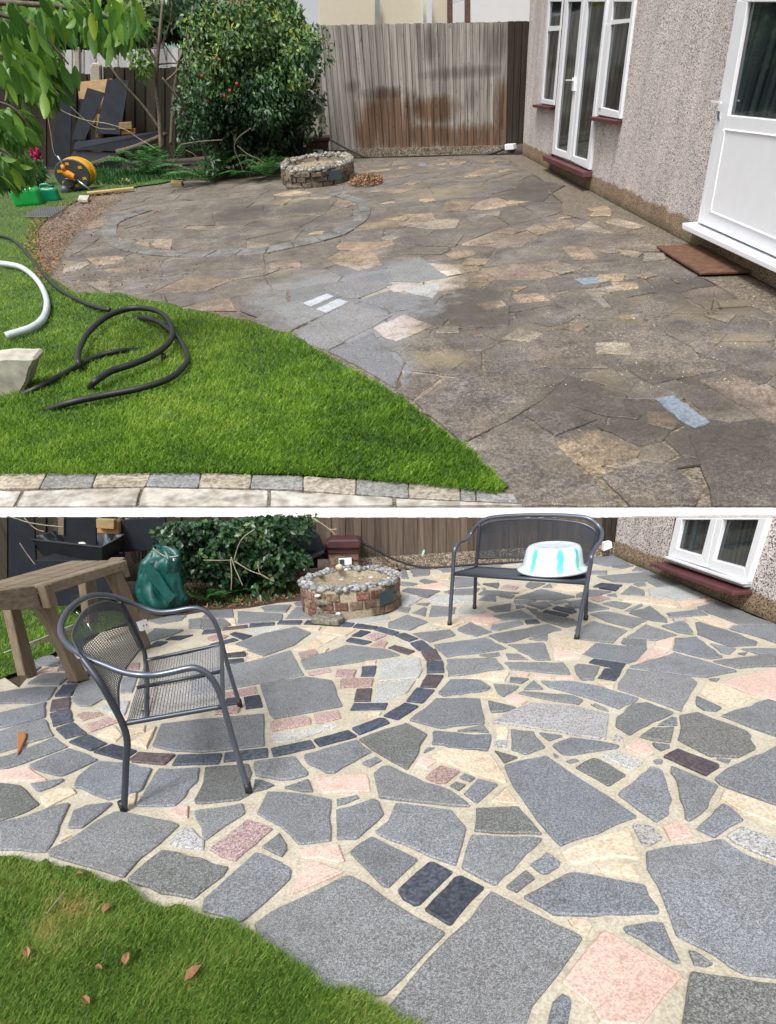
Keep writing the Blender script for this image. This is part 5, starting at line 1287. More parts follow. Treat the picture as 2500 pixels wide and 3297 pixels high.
v, f, a = leaf_mesh(cp, rvec(1300)*np.array([1, 1, .3]), rvec(1300)+np.array([0, 0, 1.2]), .04, .026); tag(mesh('wood_chippings', v, f, LEAF['litter'], U, var=a), 'small heap of orange brown chippings on the paving right of the pond', 'chippings', kind='stuff')
# dead leaves along the left edge of the paving
lp = [(125, 900), (80, 760), (110, 700), (190, 655), (300, 625), (420, 600), (400, 640), (330, 690), (260, 740), (210, 800), (170, 870)]
P_ = []
while len(P_) < 5200:
    x, y = random.uniform(75, 520), random.uniform(590, 930)
    d = abs((x-100)*.5+(y-800)*.9) if False else 0
    if inpoly((x, y), lp) or (random.random() < .05 and inpoly((x, y), patio_px)): P_.append(U.G(x, y, .018+random.random()*.02))
n_ = len(P_); v, f, a = leaf_mesh(P_, rvec(n_)*np.array([1, 1, .25]), rvec(n_)*.5+np.array([0, 0, 1.0]), RNG.uniform(.015, .042, n_), RNG.uniform(.01, .024, n_)); tag(mesh('leaf_litter', v, f, LEAF['litter'], U, var=a), 'dry brown leaf litter gathered along the curved left edge of the paving', 'leaf litter', kind='stuff')
P_ = [U.G(x, y, .012) for x, y in zip(RNG.uniform(1750, 2430, 300), RNG.uniform(560, 1250, 300)) if inpoly((x, y), patio_px)]
n_ = len(P_); v, f, a = leaf_mesh(P_, rvec(n_)*np.array([1, 1, .1]), np.tile((0, 0, 1.0), (n_, 1)), RNG.uniform(.006, .015, n_), .009, 0); m_ = mesh('fallen_petals', v, f, M['cobblew'], U, var=a); tag(m_, 'tiny pale petals and grit scattered on the dark paving near the back door', 'petals', kind='stuff')
# ferns, weeds, peony
for i, (x, y, n, l, lb) in enumerate(((920, 1080, 12, 1.3, 'fern spreading in the bed right of the bare stems'), (1310, 1128, 12, 1.25, 'upright fern at the edge of the paving under the camellia'), (1060, 1010, 10, 1.1, 'fern clump behind the first, below the long black sheet'), (1700, 1100, 12, .9, 'leafy weed clump at the corner of the bush by the pond'))):
    fo = thing('fern', U, lb, 'fern', 'ferns in the bed'if 0 else None, at=U.G(*px('t1', x, y))); fern('fronds', U, fo, U.G(*px('t1', x, y)), n, l, LEAF['fern'], seed=i)
py = thing('peony', U, 'magenta peony bloom over dark leaves at the left edge', 'flowering plant', at=U.G(95, 590))
YP = U.gy(95, 590)-1.2
v, f = blob_g(U.V(115, 495, YP), (.085, .085, .075), 9, 14, 10, .3); mesh('bloom', v, f, LEAF['petal'], U, py, True, var=[.5]*len(v))
Pq = U.V(115, 495, YP)+rvec(160)*.075; v, f, a = leaf_mesh(Pq, rvec(160)+(0, 0, .4), rvec(160), .06, .05); mesh('petals', v, f, LEAF['petal'], U, py, var=a)
tube('stalk', [U.V(112, 505, YP), U.V(100, 560, YP), U.V(90, 610, YP)], .008, M['twig'], U, py)
foliage('foliage', U, py, [ell(U, 60, 560, 75, 40, YP+.3, .4), ell(U, 110, 545, 30, 35, YP+.2, .3)], 900, .13, .04, LEAF['fern'])
gc = thing('ground_cover', U, 'low mixed weeds and grass tufts on the soil below the bush', 'weeds'); gc['kind'] = 'stuff'
P_ = []
while len(P_) < 2600:
    x, y = random.uniform(240, 960), random.uniform(520, 600)
    if y > 548+(x-240)*.03 and not inpoly((x, y), patio_px): P_.append(U.G(x, y, 0))
P_ = np.array(P_); n_ = len(P_); v, f, a = leaf_mesh(P_, rvec(n_)*.5+np.array([0, 0, 1.0]), rvec(n_), RNG.uniform(.05, .14, n_), .025, .25, RNG.uniform(0, .5, n_)); mesh('weeds', v, f, LEAF['fern'], U, gc, var=a)
# ================================================================== LOWER YARD
A4 = lambda *pts: [px('a4', *p) for p in pts]
A1 = lambda *pts: [px('a1', *p) for p in pts]
A2 = lambda *pts: [px('a2', *p) for p in pts]
A3 = lambda *pts: [px('a3', *p) for p in pts]
W6 = lambda *pts: [px('w6', *p) for p in pts]
lw = Wall(L, L.G(1975, 1788), L.G(2437, 1983))
low_house = thing('house_wall', L, 'low pebble dashed wall with white glazed doors over a long maroon sill, lower yard', 'wall', at=lw.a)
lw.part('wall', A4((392, 43), (2100, 43), (2100, 1120), (350, 388)), -.25, 0, M['dash2'], low_house)
d1 = lw.ring('french_door', A4((962, 46), (1333, 46), (1236, 492), (884, 388)), A4((1017, 62), (1275, 62), (1190, 386), (958, 320)), 0, .05, M['white'], low_house)
lw.part('pane', A4((990, 52), (1300, 52), (1210, 440), (925, 350)), .006, .014, M['glass'], d1)
lw.part('curtain', A4((1105, 62), (1135, 62), (1075, 352), (1040, 342)), .014, .018, M['slate'], d1)
d2 = lw.ring('french_door', A4((1337, 46), (1790, 46), (1604, 628), (1240, 494)), A4((1392, 62), (1712, 62), (1586, 496), (1297, 421)), 0, .05, M['white'], low_house)
lw.part('pane', A4((1362, 52), (1750, 52), (1600, 560), (1265, 450)), .006, .014, M['glass'], d2)
lw.part('door_threshold', A4((880, 388), (1600, 622), (1596, 640), (882, 404)), 0, .08, M['white'], low_house)
lw.part('threshold_strip', A4((884, 412), (1598, 648), (1594, 668), (886, 432)), 0, .06, M['roofgrey'], low_house)
lw.part('door_trim', A4((938, 46), (960, 46), (884, 410), (870, 412)), 0, .035, M['maroon'], low_house)
lw.part('door_sill', A4((822, 440), (1612, 700), (1606, 742), (826, 470)), 0, .17, M['maroon'], low_house, .008)
# fence at the end of the lower yard
lfw = Wall(L, L.G(1332, 1827), L.G(1985, 1785))
lfence2 = thing('low_fence', L, 'brown board fence across the back of the lower patio behind the bench', 'fence', at=lfw.a)
boards(lfence2, lfw, px('a2', 1045, 43), px('a4', 240, 43), px('a2', 1045, 420), px('a4', 240, 300), 40, M['brownfence'], topj=0, out=.02)
boards(lfence2, lfw, px('a4', 240, 43), px('a4', 392, 43), px('a4', 240, 300), px('a4', 372, 270), 5, M['shadefence'], topj=0, out=.02)
lfw.part('gravel_board', [px('a2', 1380, 408), px('a4', 372, 262), px('a4', 352, 395), px('a2', 1380, 520)], -.02, .06, M['gravelb'], lfence2)
dk = thing('shade_dark_fence', L, 'dark shadowed board fence behind the tub and bush at the left of the lower yard', 'fence', at=L.G(300, 1890))
boards(dk, lfw, (-420, 1666), px('a2', 1045, 43), (-420, 1935), px('a2', 1045, 500), 46, M['shadefence'], topj=0, out=-.03)
tube('hose_line', [lfw.p(*p, .14) for p in A3((-240, 250), (-100, 320), (0, 378), (130, 430), (250, 465), (350, 475), (500, 470), (700, 452), (1000, 436), (1230, 425))]+[lfw.p(*p, .14) for p in A4((60, 420), (130, 460))], .013, M['rubber'], L, None, n=8); tag(bpy.data.objects['hose_line'], 'thin black hose along the foot of the brown fence behind the bench', 'hose')
tag(lfw.part('junction_box', A4((235, 255), (295, 240), (305, 300), (225, 330)), .06, .16, M['white'], None, .006), 'small white junction box by the right arm of the bench at the wall corner', 'junction box')
tag(lfw.part('fence_bracket', A3((305, 350), (325, 325), (330, 340), (315, 388), (300, 388)), .03, .06, M['mint'], None, .004), 'tiny pale green bracket at the foot of the brown fence', 'bracket')
# ------------------------------------------------------------------ pond
pl, (qx, qy, qrx, qry, qh) = pond(L, 1128, 971, 1292, 1996, 1830, 1902, None, ['brick', 'brick', 'brickb'], M['bmortar'], M['cobble'], M['oldstone'], 'clean red brick garden pond rimmed with grey cobbles on the new paving', M['sand'])
PO = lambda *pts: [px('po', *p) for p in pts]
Yq = L.gy(*px('po', 430, 1085))
def lblk(name, q, Y, th, mat, par, bv=.012): return prism(name, [L.V(*p, Y) for p in PO(*q)], (0, th, 0), mat, L, par, bv)
polybox('foot_slab', PO((215, 975), (300, 935), (640, 945), (662, 985), (580, 1035), (225, 1010)), L, 0, .055, M['oldstone'], pl, .01)
lblk('spout_stone', ((285, 760), (610, 775), (605, 850), (300, 840)), Yq+.12, .22, M['oldstone'], pl); lblk('spout_stone', ((290, 860), (610, 880), (600, 960), (300, 950)), Yq+.16, .22, M['oldstone'], pl); lblk('spout_stone', ((370, 640), (550, 650), (545, 735), (380, 735)), Yq+.16, .2, M['bmortar'], pl)
lblk('spout_side', ((600, 770), (700, 790), (740, 1040), (660, 1050), (610, 900)), Yq+.13, .16, M['bmortar'], pl, .02)
for i, (x, y, r, c) in enumerate(((305, 600, 58, 'L'), (665, 612, 56, 'W'), (720, 615, 50, 'W'), (820, 578, 46, 'L'), (308, 705, 40, 'W'), (590, 945, 38, 'W'), (635, 740, 20, 'W'), (625, 785, 20, 'W'), (1030, 540, 40, 'L'), (600, 320, 48, 'P'))):
    Yc = Yq+(.20 if y > 500 else .9)-(.06 if y > 650 else 0)-(.06 if y > 900 else 0); c0 = L.V(*px('po', x, y), Yc); r_ = abs(L.V(*px('po', x+r, y), Yc)[0]-c0[0]); v, f = blob_g(c0, (r_*1.05, r_, r_*(.5 if c == 'W' else .85)), i, 12, 9, .08)
    mesh('pebble', v, f, M['cobblew'] if c == 'W' else (M['cobble'] if c == 'L' else M['K']), L, pl, True)
an = [(a, z) for a, z in ((-.30*math.pi, 0), (-.185*math.pi, 0))]
sp = []
for a, z0, z1 in ((-.315*math.pi, .32, .80), (-.19*math.pi, .36, .86)):
    sp.append((np.array([qx+qrx*1.01*math.cos(a), qy+qry*1.01*math.sin(a), qh*z0]), np.array([qx+qrx*1.01*math.cos(a), qy+qry*1.01*math.sin(a), qh*z1])))
prism('slate_plaque', [sp[0][0], sp[1][0], sp[1][1], sp[0][1]], (0, -.025, 0), M['slate'], L, pl, .006)
# ------------------------------------------------------------------ trough on bricks, board
Yt2 = L.gy(1115, 1858)
t2 = thing('brick_planter', L, 'oxblood red trough on a small brick stand behind the clean red brick pond', 'planter', at=L.G(1115, 1838))
q2 = lambda *pts: [L.V(*p, Yt2) for p in A2(*pts)]
prism('brick_stand', q2((1140, 350), (1415, 350), (1415, 520), (1150, 520)), (0, .4, 0), M['brickb'], L, t2, .01)
prism('brick', [p-np.array([0, .02, 0]) for p in q2((1320, 368), (1408, 365), (1408, 430), (1322, 432))], (0, .1, 0), M['brick'], L, t2, .005)
prism('trough', [p-np.array([0, .03, 0]) for p in q2((1120, 305), (1428, 300), (1415, 370), (1140, 372))], (0, .4, 0), M['pot'], L, t2, .012)
prism('trough_rim', [p-np.array([0, .07, 0]) for p in q2((1150, 240), (1415, 235), (1440, 262), (1425, 322), (1130, 325), (1105, 275))], (0, .45, 0), M['pot'], L, t2, .02)
prism('outlet_plate', [p-np.array([0, .05, 0]) for p in q2((1232, 408), (1350, 400), (1352, 462), (1238, 472))], (0, .02, 0), M['white'], L, t2, .003)
prism('outlet_cover', [p-np.array([0, .06, 0]) for p in q2((1242, 418), (1284, 415), (1284, 460), (1245, 464))], (0, .01, 0), M['slate'], L, t2)
tag(prism('black_board', [L.V(*p, Yt2+.1+o) for p, o in zip(A2((930, 43), (1000, 43), (1100, 345), (880, 420), (850, 330)), (.35, .35, 0, 0, 0))], (0, .04, 0), M['black'], L, None, .004), 'dark slate blue board leaning beside the bush, left of the oxblood trough', 'board')
tag(prism('roof_sheet', [L.V(*p, Yt2-.1) for p in A2((640, 560), (860, 440), (1100, 345), (1110, 365), (940, 450), (700, 570))], (0, .5, 0), M['blackpl'], L, None, .004), 'long black sheet sloping down behind the bricks left of the red brick pond', 'sheet')
for i, q in enumerate((((800, 505), (960, 480), (965, 560), (810, 580)), ((740, 570), (900, 560), (900, 620), (750, 630)))):
    tag(prism('brick_row', [L.V(*p, Yt2-.25+.02*i) for p in A2(*q)], (0, .1, 0), M['brick'], L, None, .006), ('upper', 'lower')[i]+' red brick course lying in the bed left of the clean pond', 'bricks')
# ------------------------------------------------------------------ bush, stems, ferns, soil bed
YB2 = L.gy(800, 1905)
lb = thing('camellia_bush', L, 'glossy green bush filling the back of the bed above the bare stems, lower yard', 'bush', at=L.G(800, 1905))
E = [ell(L, *px('a2', x, y), rx*k_, ry*k_, YB2+dd, .45) for x, y, rx, ry, dd in ((-180, 160, 160, 120, .2), (60, 200, 220, 160, 0), (330, 200, 240, 190, -.05), (620, 200, 250, 160, 0), (840, 180, 130, 140, .1), (200, 400, 200, 110, .1), (480, 420, 200, 110, .1), (650, 380, 140, 110, .1), (-60, 400, 180, 120, .15), (150, 520, 220, 70, .2), (420, 540, 220, 60, .2), (660, 480, 140, 70, .2)) for k_ in (600/1677,)]
def clipz(o, zf):
    """drop the leaves that rise above the clipped top of the bush"""
    me = o.data; n = len(me.vertices); co = np.empty(n*3, np.float32); me.vertices.foreach_get('co', co); co = co.reshape(-1, 4, 3); va = np.empty(n, np.float32); me.attributes['var'].data.foreach_get('value', va); keep = co[:, :, 2].max(axis=1) < zf(co[:, 0, :])
    co = co[keep]; va = va.reshape(-1, 4)[keep].ravel(); m = len(co); b = np.arange(m)[:, None]*4; f = np.concatenate([b+np.array([[0, 1, 2]]), b+np.array([[0, 2, 3]])], 0)
    mat = me.materials[0]; par = o.parent; nm = o.name; bpy.data.objects.remove(o); return mesh(nm, co.reshape(-1, 3), f, mat, L, par, var=va)
ztop = L.V(800, 1668, YB2)[2]; slope = (L.V(800, 1668, YB2+1)[2]-ztop)
fo = foliage('foliage', L, lb, E, 9500, .075, .055, LEAF['cam2'], shell=.35, clumps=150, cr=.16, varf=lambda P: RNG.uniform(-.25, .2, len(P)))
clipz(fo, lambda c: ztop+slope*(c[:, 1]-YB2)+.022)
for P_ in (((480, 150), (380, 220), (330, 300), (290, 430)), ((265, 400), (300, 500), (340, 590), (370, 660)), ((260, 420), (270, 560), (265, 700)), ((300, 440), (430, 520), (560, 570), (640, 620)), ((20, 430), (150, 432), (265, 430)), ((510, 440), (520, 540), (600, 600)), ((990, 45), (1080, 100), (1160, 160), (1200, 200)), ((1150, 155), (1215, 150))):
    tube('stem', [L.V(*px('a2', *p), YB2-.55) for p in P_], [.007, .004], M['twig'], L, lb, n=6)
ls = thing('bare_shrub', L, 'bare brown stems rising between the tub and the green bag', 'shrub', at=L.G(430, 1900))
for P_, r in ((((925, 60), (1000, 160), (1040, 260), (1060, 380), (1100, 450)), .03), (((1010, 50), (1020, 160), (1050, 300), (1080, 440)), .03), (((1140, 50), (1145, 200), (1165, 320), (1170, 400)), .022), (((1360, 150), (1260, 230), (1160, 290), (1115, 350), (1115, 430)), .014), (((1215, 60), (1210, 200), (1200, 300)), .008)):
    tube('stem', [L.V(*px('a1', *p), YB2+.35) for p in P_], [r*.9, r], M['log'], L, ls, n=7)
lbm = thing('bramble_stem', L, 'pale arching bramble stems over the black tub at the top left of the lower yard', 'bramble', at=L.G(120, 1950))
for P_ in (((-80, 30), (40, 65), (100, 85), (250, 112), (430, 130)), ((80, 48), (150, 120), (200, 155), (260, 172)), ((40, 275), (110, 380), (180, 470)), ((1480, 600), (1520, 700), (1600, 760), (1677, 785))):
    tube('stem', [L.V(*px('a1', *p), YB2-.45) for p in P_], .005, M['twig'], L, lbm, n=6)
for i, (p, x, y, n, l, lab) in enumerate((('a2', 60, 800, 9, .36, 'leafy green plant spilling onto the paving right of the green bag'), ('a2', 420, 720, 8, .34, 'fern in the soil bed below the middle of the bush'), ('a2', 720, 700, 9, .30, 'fern close to the left side of the red brick pond'), ('a1', 960, 520, 6, .45, 'broad leaved weed between the wooden bench and the green bag'), ('a1', 1600, 760, 6, .26, 'small leafy plant at the right foot of the green bag'))):
    t = thing('fern', L, lab, 'fern', at=L.G(*px(p, x, y))); fern('fronds', L, t, L.G(*px(p, x, y)), n, l, LEAF['fern'], .30, seed=i+20)
sb = [(-200, 1900), (440, 2010), (650, 1968), (800, 1958), (900, 1940), (985, 1925), (1060, 1870)]
P_ = []
while len(P_) < 1500:
    x, y = random.uniform(560, 1000), random.uniform(1840, 1960)
    if y < np.interp(x, [p[0] for p in sb], [p[1] for p in sb])-4: P_.append(L.G(x, y, -.03))
P_ = np.array(P_); n_ = len(P_); v, f, a = leaf_mesh(P_, rvec(n_)*np.array([1, 1, .3])+np.array([0, 0, .3]), rvec(n_)*.4+np.array([0, 0, 1.0]), RNG.uniform(.02, .06, n_), .02); tag(mesh('bed_litter', v, f, LEAF['litter'], L, var=a*.6), 'dead leaves and bark bits on the dark soil bed below the bush', 'leaf litter', kind='stuff')
P_ = P_[:700]+rvec(700)*.02; n_ = 700; v, f, a = leaf_mesh(P_, rvec(n_)*.5+np.array([0, 0, 1.0]), rvec(n_), RNG.uniform(.03, .09, n_), .012); tag(mesh('bed_weeds', v, f, LEAF['fern'], L, var=a), 'small green weeds in the soil bed left of the red brick pond', 'weeds', kind='stuff')
# ------------------------------------------------------------------ boards, tub, blocks at the back left
for q, dy, lab in ((((-60, 43), (170, 43), (190, 560), (-60, 600)), .1, 'wide black board behind the left end of the black tub'), (((440, 43), (722, 43), (730, 300), (440, 300)), .12, 'black board standing behind the middle of the tub')):
    tag(prism('black_board', [L.V(*p, YB2+dy) for p in A1(*q)], (0, .03, 0), M['black'], L, None, .004), lab, 'board')
tag(prism('timber_offcut', [L.V(*p, YB2+.1) for p in A1((385, 43), (435, 43), (435, 200), (385, 200))], (0, .05, 0), M['timber2'], L), 'upright timber offcut between the two black boards behind the tub', 'timber')
tag(prism('wood_block', [L.V(*p, YB2-.05) for p in A1((725, 58), (888, 66), (886, 152), (728, 142))], (0, .08, 0), M['block'], L, None, .004), 'yellow wood block above the orange one behind the black tub', 'wood block')
tag(prism('wood_block', [L.V(*p, YB2+.04) for p in A1((735, 146), (925, 80), (928, 195), (738, 185))], (0, .08, 0), bpy.data.materials['orange_wood'], L, None, .004), 'orange brown wood block partly behind the yellow block', 'wood block')
tag(prism('black_sheet', [L.V(*p, YB2+.12) for p in A1((930, 70), (1345, 43), (1390, 330), (940, 360))], (0, .05, 0), M['black'], L, None, .004), 'long black sheet behind the bare stems in the lower yard', 'sheet')
YT = L.gy(*px('a1', 500, 930))
tub = thing('mixing_tub', L, 'black plastic mixing tub with white plaster smears inside, on dark crates', 'tub', at=L.G(*px('a1', 500, 930)))
zt = L.V(*px('a1', 500, 290), YT)[2]
rim = [L.G(*p, zt) for p in A1((112, 240), (430, 138), (975, 205), (778, 308))]
cen = sum(rim)/4; zb = L.V(*px('a1', 500, 470), YT)[2]
bot = [np.array([*(cen+(p-cen)*.80)[:2], zb]) for p in rim]; inn = [cen+(p-cen)*.965 for p in rim]; ibot = [np.array([*(cen+(p-cen)*.78)[:2], zb+.02]) for p in rim]
v = rim+bot+inn+ibot; f = []
for i in range(4):
    j = (i+1) % 4; f += [(i, j, 4+j, 4+i), (j, i, 8+i, 8+j), (8+i, 12+i, 12+j, 8+j)]
f += [(7, 6, 5, 4), (12, 13, 14, 15)]
m_, nt, b = newmat('smeared_tub'); vc = coord(nt); r = ramp(nt, noise(nt, vc, 5, 4, .6), [(.50, (.016, .02, .028)), (.62, (.22, .25, .30))]); nt.links.new(r.outputs[0], b.inputs['Base Color']); b.inputs['Roughness'].default_value = .35
bevel(fixn(mesh('tub_shell', v[:8], [q for q in f if max(q) < 8], M['blackpl'], L, tub)), .004)
mesh('tub_lining', v, [q for q in f if max(q) >= 8], m_, L, tub)
tube('rim', rim+[rim[0]], .009, M['char'], L, tub, k=1, n=8)
v, f = blob_g(L.G(*px('a1', 600, 285), zt-.02), (.035, .03, .02), 3, 10, 8, .2); mesh('plaster_lump', v, f, M['cobblew'], L, tub, True)
crate = thing('crate', L, 'dark blue grey crates under the black mixing tub', 'crate', at=L.G(*px('a1', 500, 880)))
prism('crate_side', [L.V(*p, YT+.05) for p in A1((180, 430), (860, 430), (860, 640), (180, 680))], (0, .4, 0), M['black'], L, crate, .006)
prism('crate_side', [L.V(*p, YT) for p in A1((330, 650), (860, 560), (870, 790), (330, 850))], (0, .4, 0), M['black'], L, crate, .006)
prism('crate_slot', [L.V(*p, YT-.01) for p in A1((500, 740), (620, 735), (620, 800), (500, 805))], (0, .01, 0), M['rubber'], L, crate)
tag(prism('edging_board', [L.G(*p, z) for p, z in zip(A1((100, 1185), (320, 1095), (520, 1010), (560, 1070), (350, 1170), (130, 1250)), (.05, .05, .05, .0, 0, 0))], (0, 0, -.03), M['log'], L, None, .004), 'old mossy edging board between the rear grass strip and the paving', 'edging board')
tube('string_line', [L.G(*p, .06) for p in A1((-100, 1262), (105, 1183), (320, 1096), (525, 1008))], .004, M['whose'], L, None); tag(bpy.data.objects['string_line'], 'thin white line along the edge of the rear grass strip', 'string')
# ------------------------------------------------------------------ slatted wooden bench or work table
wb = thing('wooden_bench', L, 'weathered grey timber slatted bench with splayed legs standing behind the metal chair', 'wooden bench', at=L.G(260, 2190))
gl2, gl3 = L.G(*px('w6', 775, 2010)), L.G(*px('a1', 1182, 1215)); 
fwl = Wall(L, gl2, gl3); dirn = (gl3-gl2)/np.linalg.norm(gl3-gl2)
def wbp(name, q, o0, o1, mat='timber', bv=.006): return fwl.part(name, q, o0, o1, M[mat], wb, bv)
wbp('apron', A1((198, 640), (905, 438), (918, 515), (240, 735)), .03, .075)
wbp('leg', A1((270, 735), (365, 930), (505, 1290), (620, 1440), (648, 1510), (538, 1525), (430, 1330), (300, 1000), (205, 870)), -.055, .03, 'timber2')
bpy.data.objects.remove([o for o in wb.children if o.name.startswith('leg')][0])
wbp('leg', W6((300, 965), (365, 965), (500, 1250), (640, 1560), (858, 1985), (700, 2012), (560, 1680), (400, 1330), (275, 1130)), -.055, .03, 'timber2')
wbp('leg', A1((832, 545), (925, 515), (1010, 700), (1100, 940), (1205, 1205), (1145, 1222), (1050, 1000), (960, 800)), -.055, .03, 'timber2')
gb1 = L.G(*px('w6', 150, 1945)); off = (gb1-gl2); nb_ = fwl.n*abs(off.dot(fwl.n)); side = -fwl.n*abs(off.dot(fwl.n)) if off.dot(fwl.n) < 0 else nb_
wb2 = Wall(L, gl2+side, gl3+side); D_ = abs(off.dot(fwl.n)); D_ = min(D_, .6)
wb2.part('leg', W6((-110, 1100), (20, 1100), (235, 1915), (200, 1945), (80, 1945)), -.05, .03, M['timber2'], wb, .006)
back = Wall(L, gl2-fwl.n*.55, gl3-fwl.n*.55)
back.part('leg', A1((600, 620), (705, 590), (725, 800), (720, 1000), (640, 1000), (630, 860)), -.05, .03, M['timber2'], wb, .006)
hz = fwl.p(*px('a1', 560, 540), .05)[2]
zt_ = fwl.p(*px('a1', 900, 440), .05)[2]
A_, B_ = fwl.p(*px('a1', 190, 640), .07), fwl.p(*px('a1', 935, 428), .07); A_[2] = zt_; B_[2] = zt_; A2_ = A_-dirn*.75
bk = L.G(*px('a1', 640, 392), zt_); w_ = abs((bk-B_).dot(fwl.n))
ns = 4
for i in range(ns):
    a0 = -fwl.n*(w_*i/ns); a1 = -fwl.n*(w_*(i+.86)/ns)
    prism('slat', [A2_+a0, B_+a0, B_+a1, A2_+a1], (0, 0, -.03), M['timber'], L, wb, .005)
wbp('end_block', A1((905, 440), (960, 400), (1015, 570), (975, 590), (920, 515)), -.10, .028, 'timber')
wbp('end_block', A1((100, 655), (188, 635), (246, 838), (165, 865)), .075, .14, 'timber2'); wbp('apron', A1((-260, 700), (100, 655), (165, 865), (-260, 880)), .03, .074)
nb2 = lambda q, o: prism('stretcher', [fwl.p(*p, o) for p in q], fwl.n*.03, M['white'], L, wb, .003)
nb2(A1((1055, 985), (1130, 960), (1158, 1035), (1090, 1068)), .03); nb2(W6((620, 1625), (745, 1710), (690, 1738)), .03)
for x, y in ((1098, 1018), (1125, 1010)): 
    v, f = blob_g(fwl.p(*px('a1', x, y), .062), (.006, .004, .008), 1, 8, 6, 0); mesh('screw', v, f, M['char'], L, wb, True)
# ------------------------------------------------------------------ green bag
YG = L.gy(*px('a1', 1350, 890))
bagt = thing('garden_bag', L, 'crumpled dark green plastic garden bag standing by the bed', 'bag', at=L.G(*px('a1', 1350, 890)))
rows = ((880, 1190, 1500), (840, 1130, 1545), (790, 1090, 1550), (720, 1078, 1500), (640, 1076, 1482), (540, 1085, 1480), (470, 1105, 1478), (420, 1135, 1475), (385, 1190, 1468), (350, 1222, 1400), (322, 1238, 1300))
v = []; n = 54
for i, (y, xl, xr) in enumerate(rows):
    a, b = L.V(*px('a1', xl, y), YG), L.V(*px('a1', xr, y), YG); c0 = (a+b)/2; r = (b[0]-a[0])/2; dpt = r*(.62 if i < 8 else .35)
    for k in range(n):
        w = 2*math.pi*k/n; cr = 1+.16*math.sin(3*w+i*.5)+.13*math.sin(7*w+i*.45)+.07*math.sin(13*w-i*.6)
        v.append((c0[0]+r*math.cos(w)*(1+.03*math.sin(9*w+i)), c0[1]+dpt*math.sin(w)*cr+.05, c0[2]+(.03*math.sin(5*w+i) if i > 7 else 0)))
m = len(rows); f = [(i*n+k, i*n+(k+1) % n, (i+1)*n+(k+1) % n, (i+1)*n+k) for i in range(m-1) for k in range(n)]+[tuple(range(n-1, -1, -1))]
bg_ = mesh('bag_body', v, f, M['tarp'], L, bagt, True); sol = bg_.modifiers.new('thick', 'SOLIDIFY'); sol.thickness = .004; ss = bg_.modifiers.new('sub', 'SUBSURF'); ss.levels = ss.render_levels = 2; tx = bpy.data.textures.new('crumple', 'CLOUDS'); tx.noise_scale = .17; tx.noise_depth = 1; dm = bg_.modifiers.new('crumple', 'DISPLACE'); dm.texture = tx; dm.strength = .06; dm.mid_level = .5
tube('rim_cord', [L.V(*px('a1', *p), YG-.03) for p in ((1240, 322), (1270, 345), (1310, 375), (1360, 398), (1420, 400), (1468, 388))], .006, M['twig'], L, bagt, n=6)
prism('bag_fold', [L.V(*px('a1', *p), YG-.12) for p in ((1200, 610), (1260, 680), (1380, 836), (1450, 760), (1390, 700), (1300, 560), (1180, 440), (1160, 520))], (0, .04, 0), M['tarp'], L, bagt, .01)
v, f = blob_g(L.V(*px('a1', 1425, 427), YG-.10), (.008, .008, .014), 1, 8, 6, 0); mesh('tag', v, f, M['white'], L, bagt, True)
# ------------------------------------------------------------------ metal armchair
g1, g2, g3, g4 = L.G(*px('ch', 528, 1742)), L.G(*px('ch', 1490, 1603)), L.G(*px('ch', 1422, 943)), L.G(*px('ch', 700, 1032))
def cp(x, y, t): return L.W(*px('ch', x, y), g1*(1-t)+g4*t, g2*(1-t)+g3*t)
chair = thing('garden_chair', L, 'grey tubular metal garden armchair with mesh seat on the slate ringed circle', 'chair', at=g1)
ct = lambda name, P_, r, mat='metal', n=12, k=8: tube(name, [cp(*p) for p in P_], r, M[mat], L, chair, k, n)
ct('arm_frame', ((1490, 1600, 0), (1380, 1240, 0), (1292, 930, 0), (1245, 800, 0), (1190, 715, 0), (1120, 662, 0), (1040, 648, 0), (900, 678, 0), (780, 700, 0), (650, 702, 0), (520, 680, .02), (380, 627, .05), (250, 575, .08), (130, 500, .13), (62, 430, .2), (38, 350, .28), (58, 270, .4), (110, 190, .53), (195, 125, .67), (300, 88, .8), (420, 92, .9), (520, 122, .95), (650, 175, 1), (780, 215, 1), (900, 212, 1), (1010, 192, 1), (1090, 188, 1), (1160, 215, 1), (1215, 275, 1), (1250, 350, 1), (1280, 450, 1), (1330, 640, 1), (1422, 940, 1)), .0142)
ct('leg', ((528, 1742, 0), (542, 1400, 0), (552, 1220, 0), (520, 1090, 0), (440, 930, 0), (330, 740, 0), (205, 570, .04)), .0150, 'dmetal')
ct('leg', ((700, 1032, 1), (698, 800, 1), (690, 560, 1), (640, 420, 1), (575, 270, 1), (500, 140, .97)), .0135, 'dmetal')
ct('seat_rail', ((545, 1075, 0), (800, 1030, 0), (1285, 945, 0)), .0115, 'dmetal'); ct('seat_rail', ((690, 592, 1), (1000, 525, 1), (1278, 467, 1)), .0115, 'dmetal'); ct('seat_rail', ((1290, 945, 0), (1285, 700, .45), (1278, 467, 1)), .0115, 'metal'); ct('cross_bar', ((630, 800, .5), (1280, 675, .5)), .010, 'dmetal', 8, 1); ct('cross_bar', ((705, 1040, .02), (710, 720, .5), (700, 600, .97)), .009, 'dmetal', 8)
for i, p in enumerate(((528, 1745, 0), (1490, 1606, 0), (1422, 946, 1), (700, 1034, 1))): b_ = cp(*p); tube('foot_cap', [b_+np.array([0, 0, .05]), b_], .0175, M['rubber'], L, chair, 1, 12)
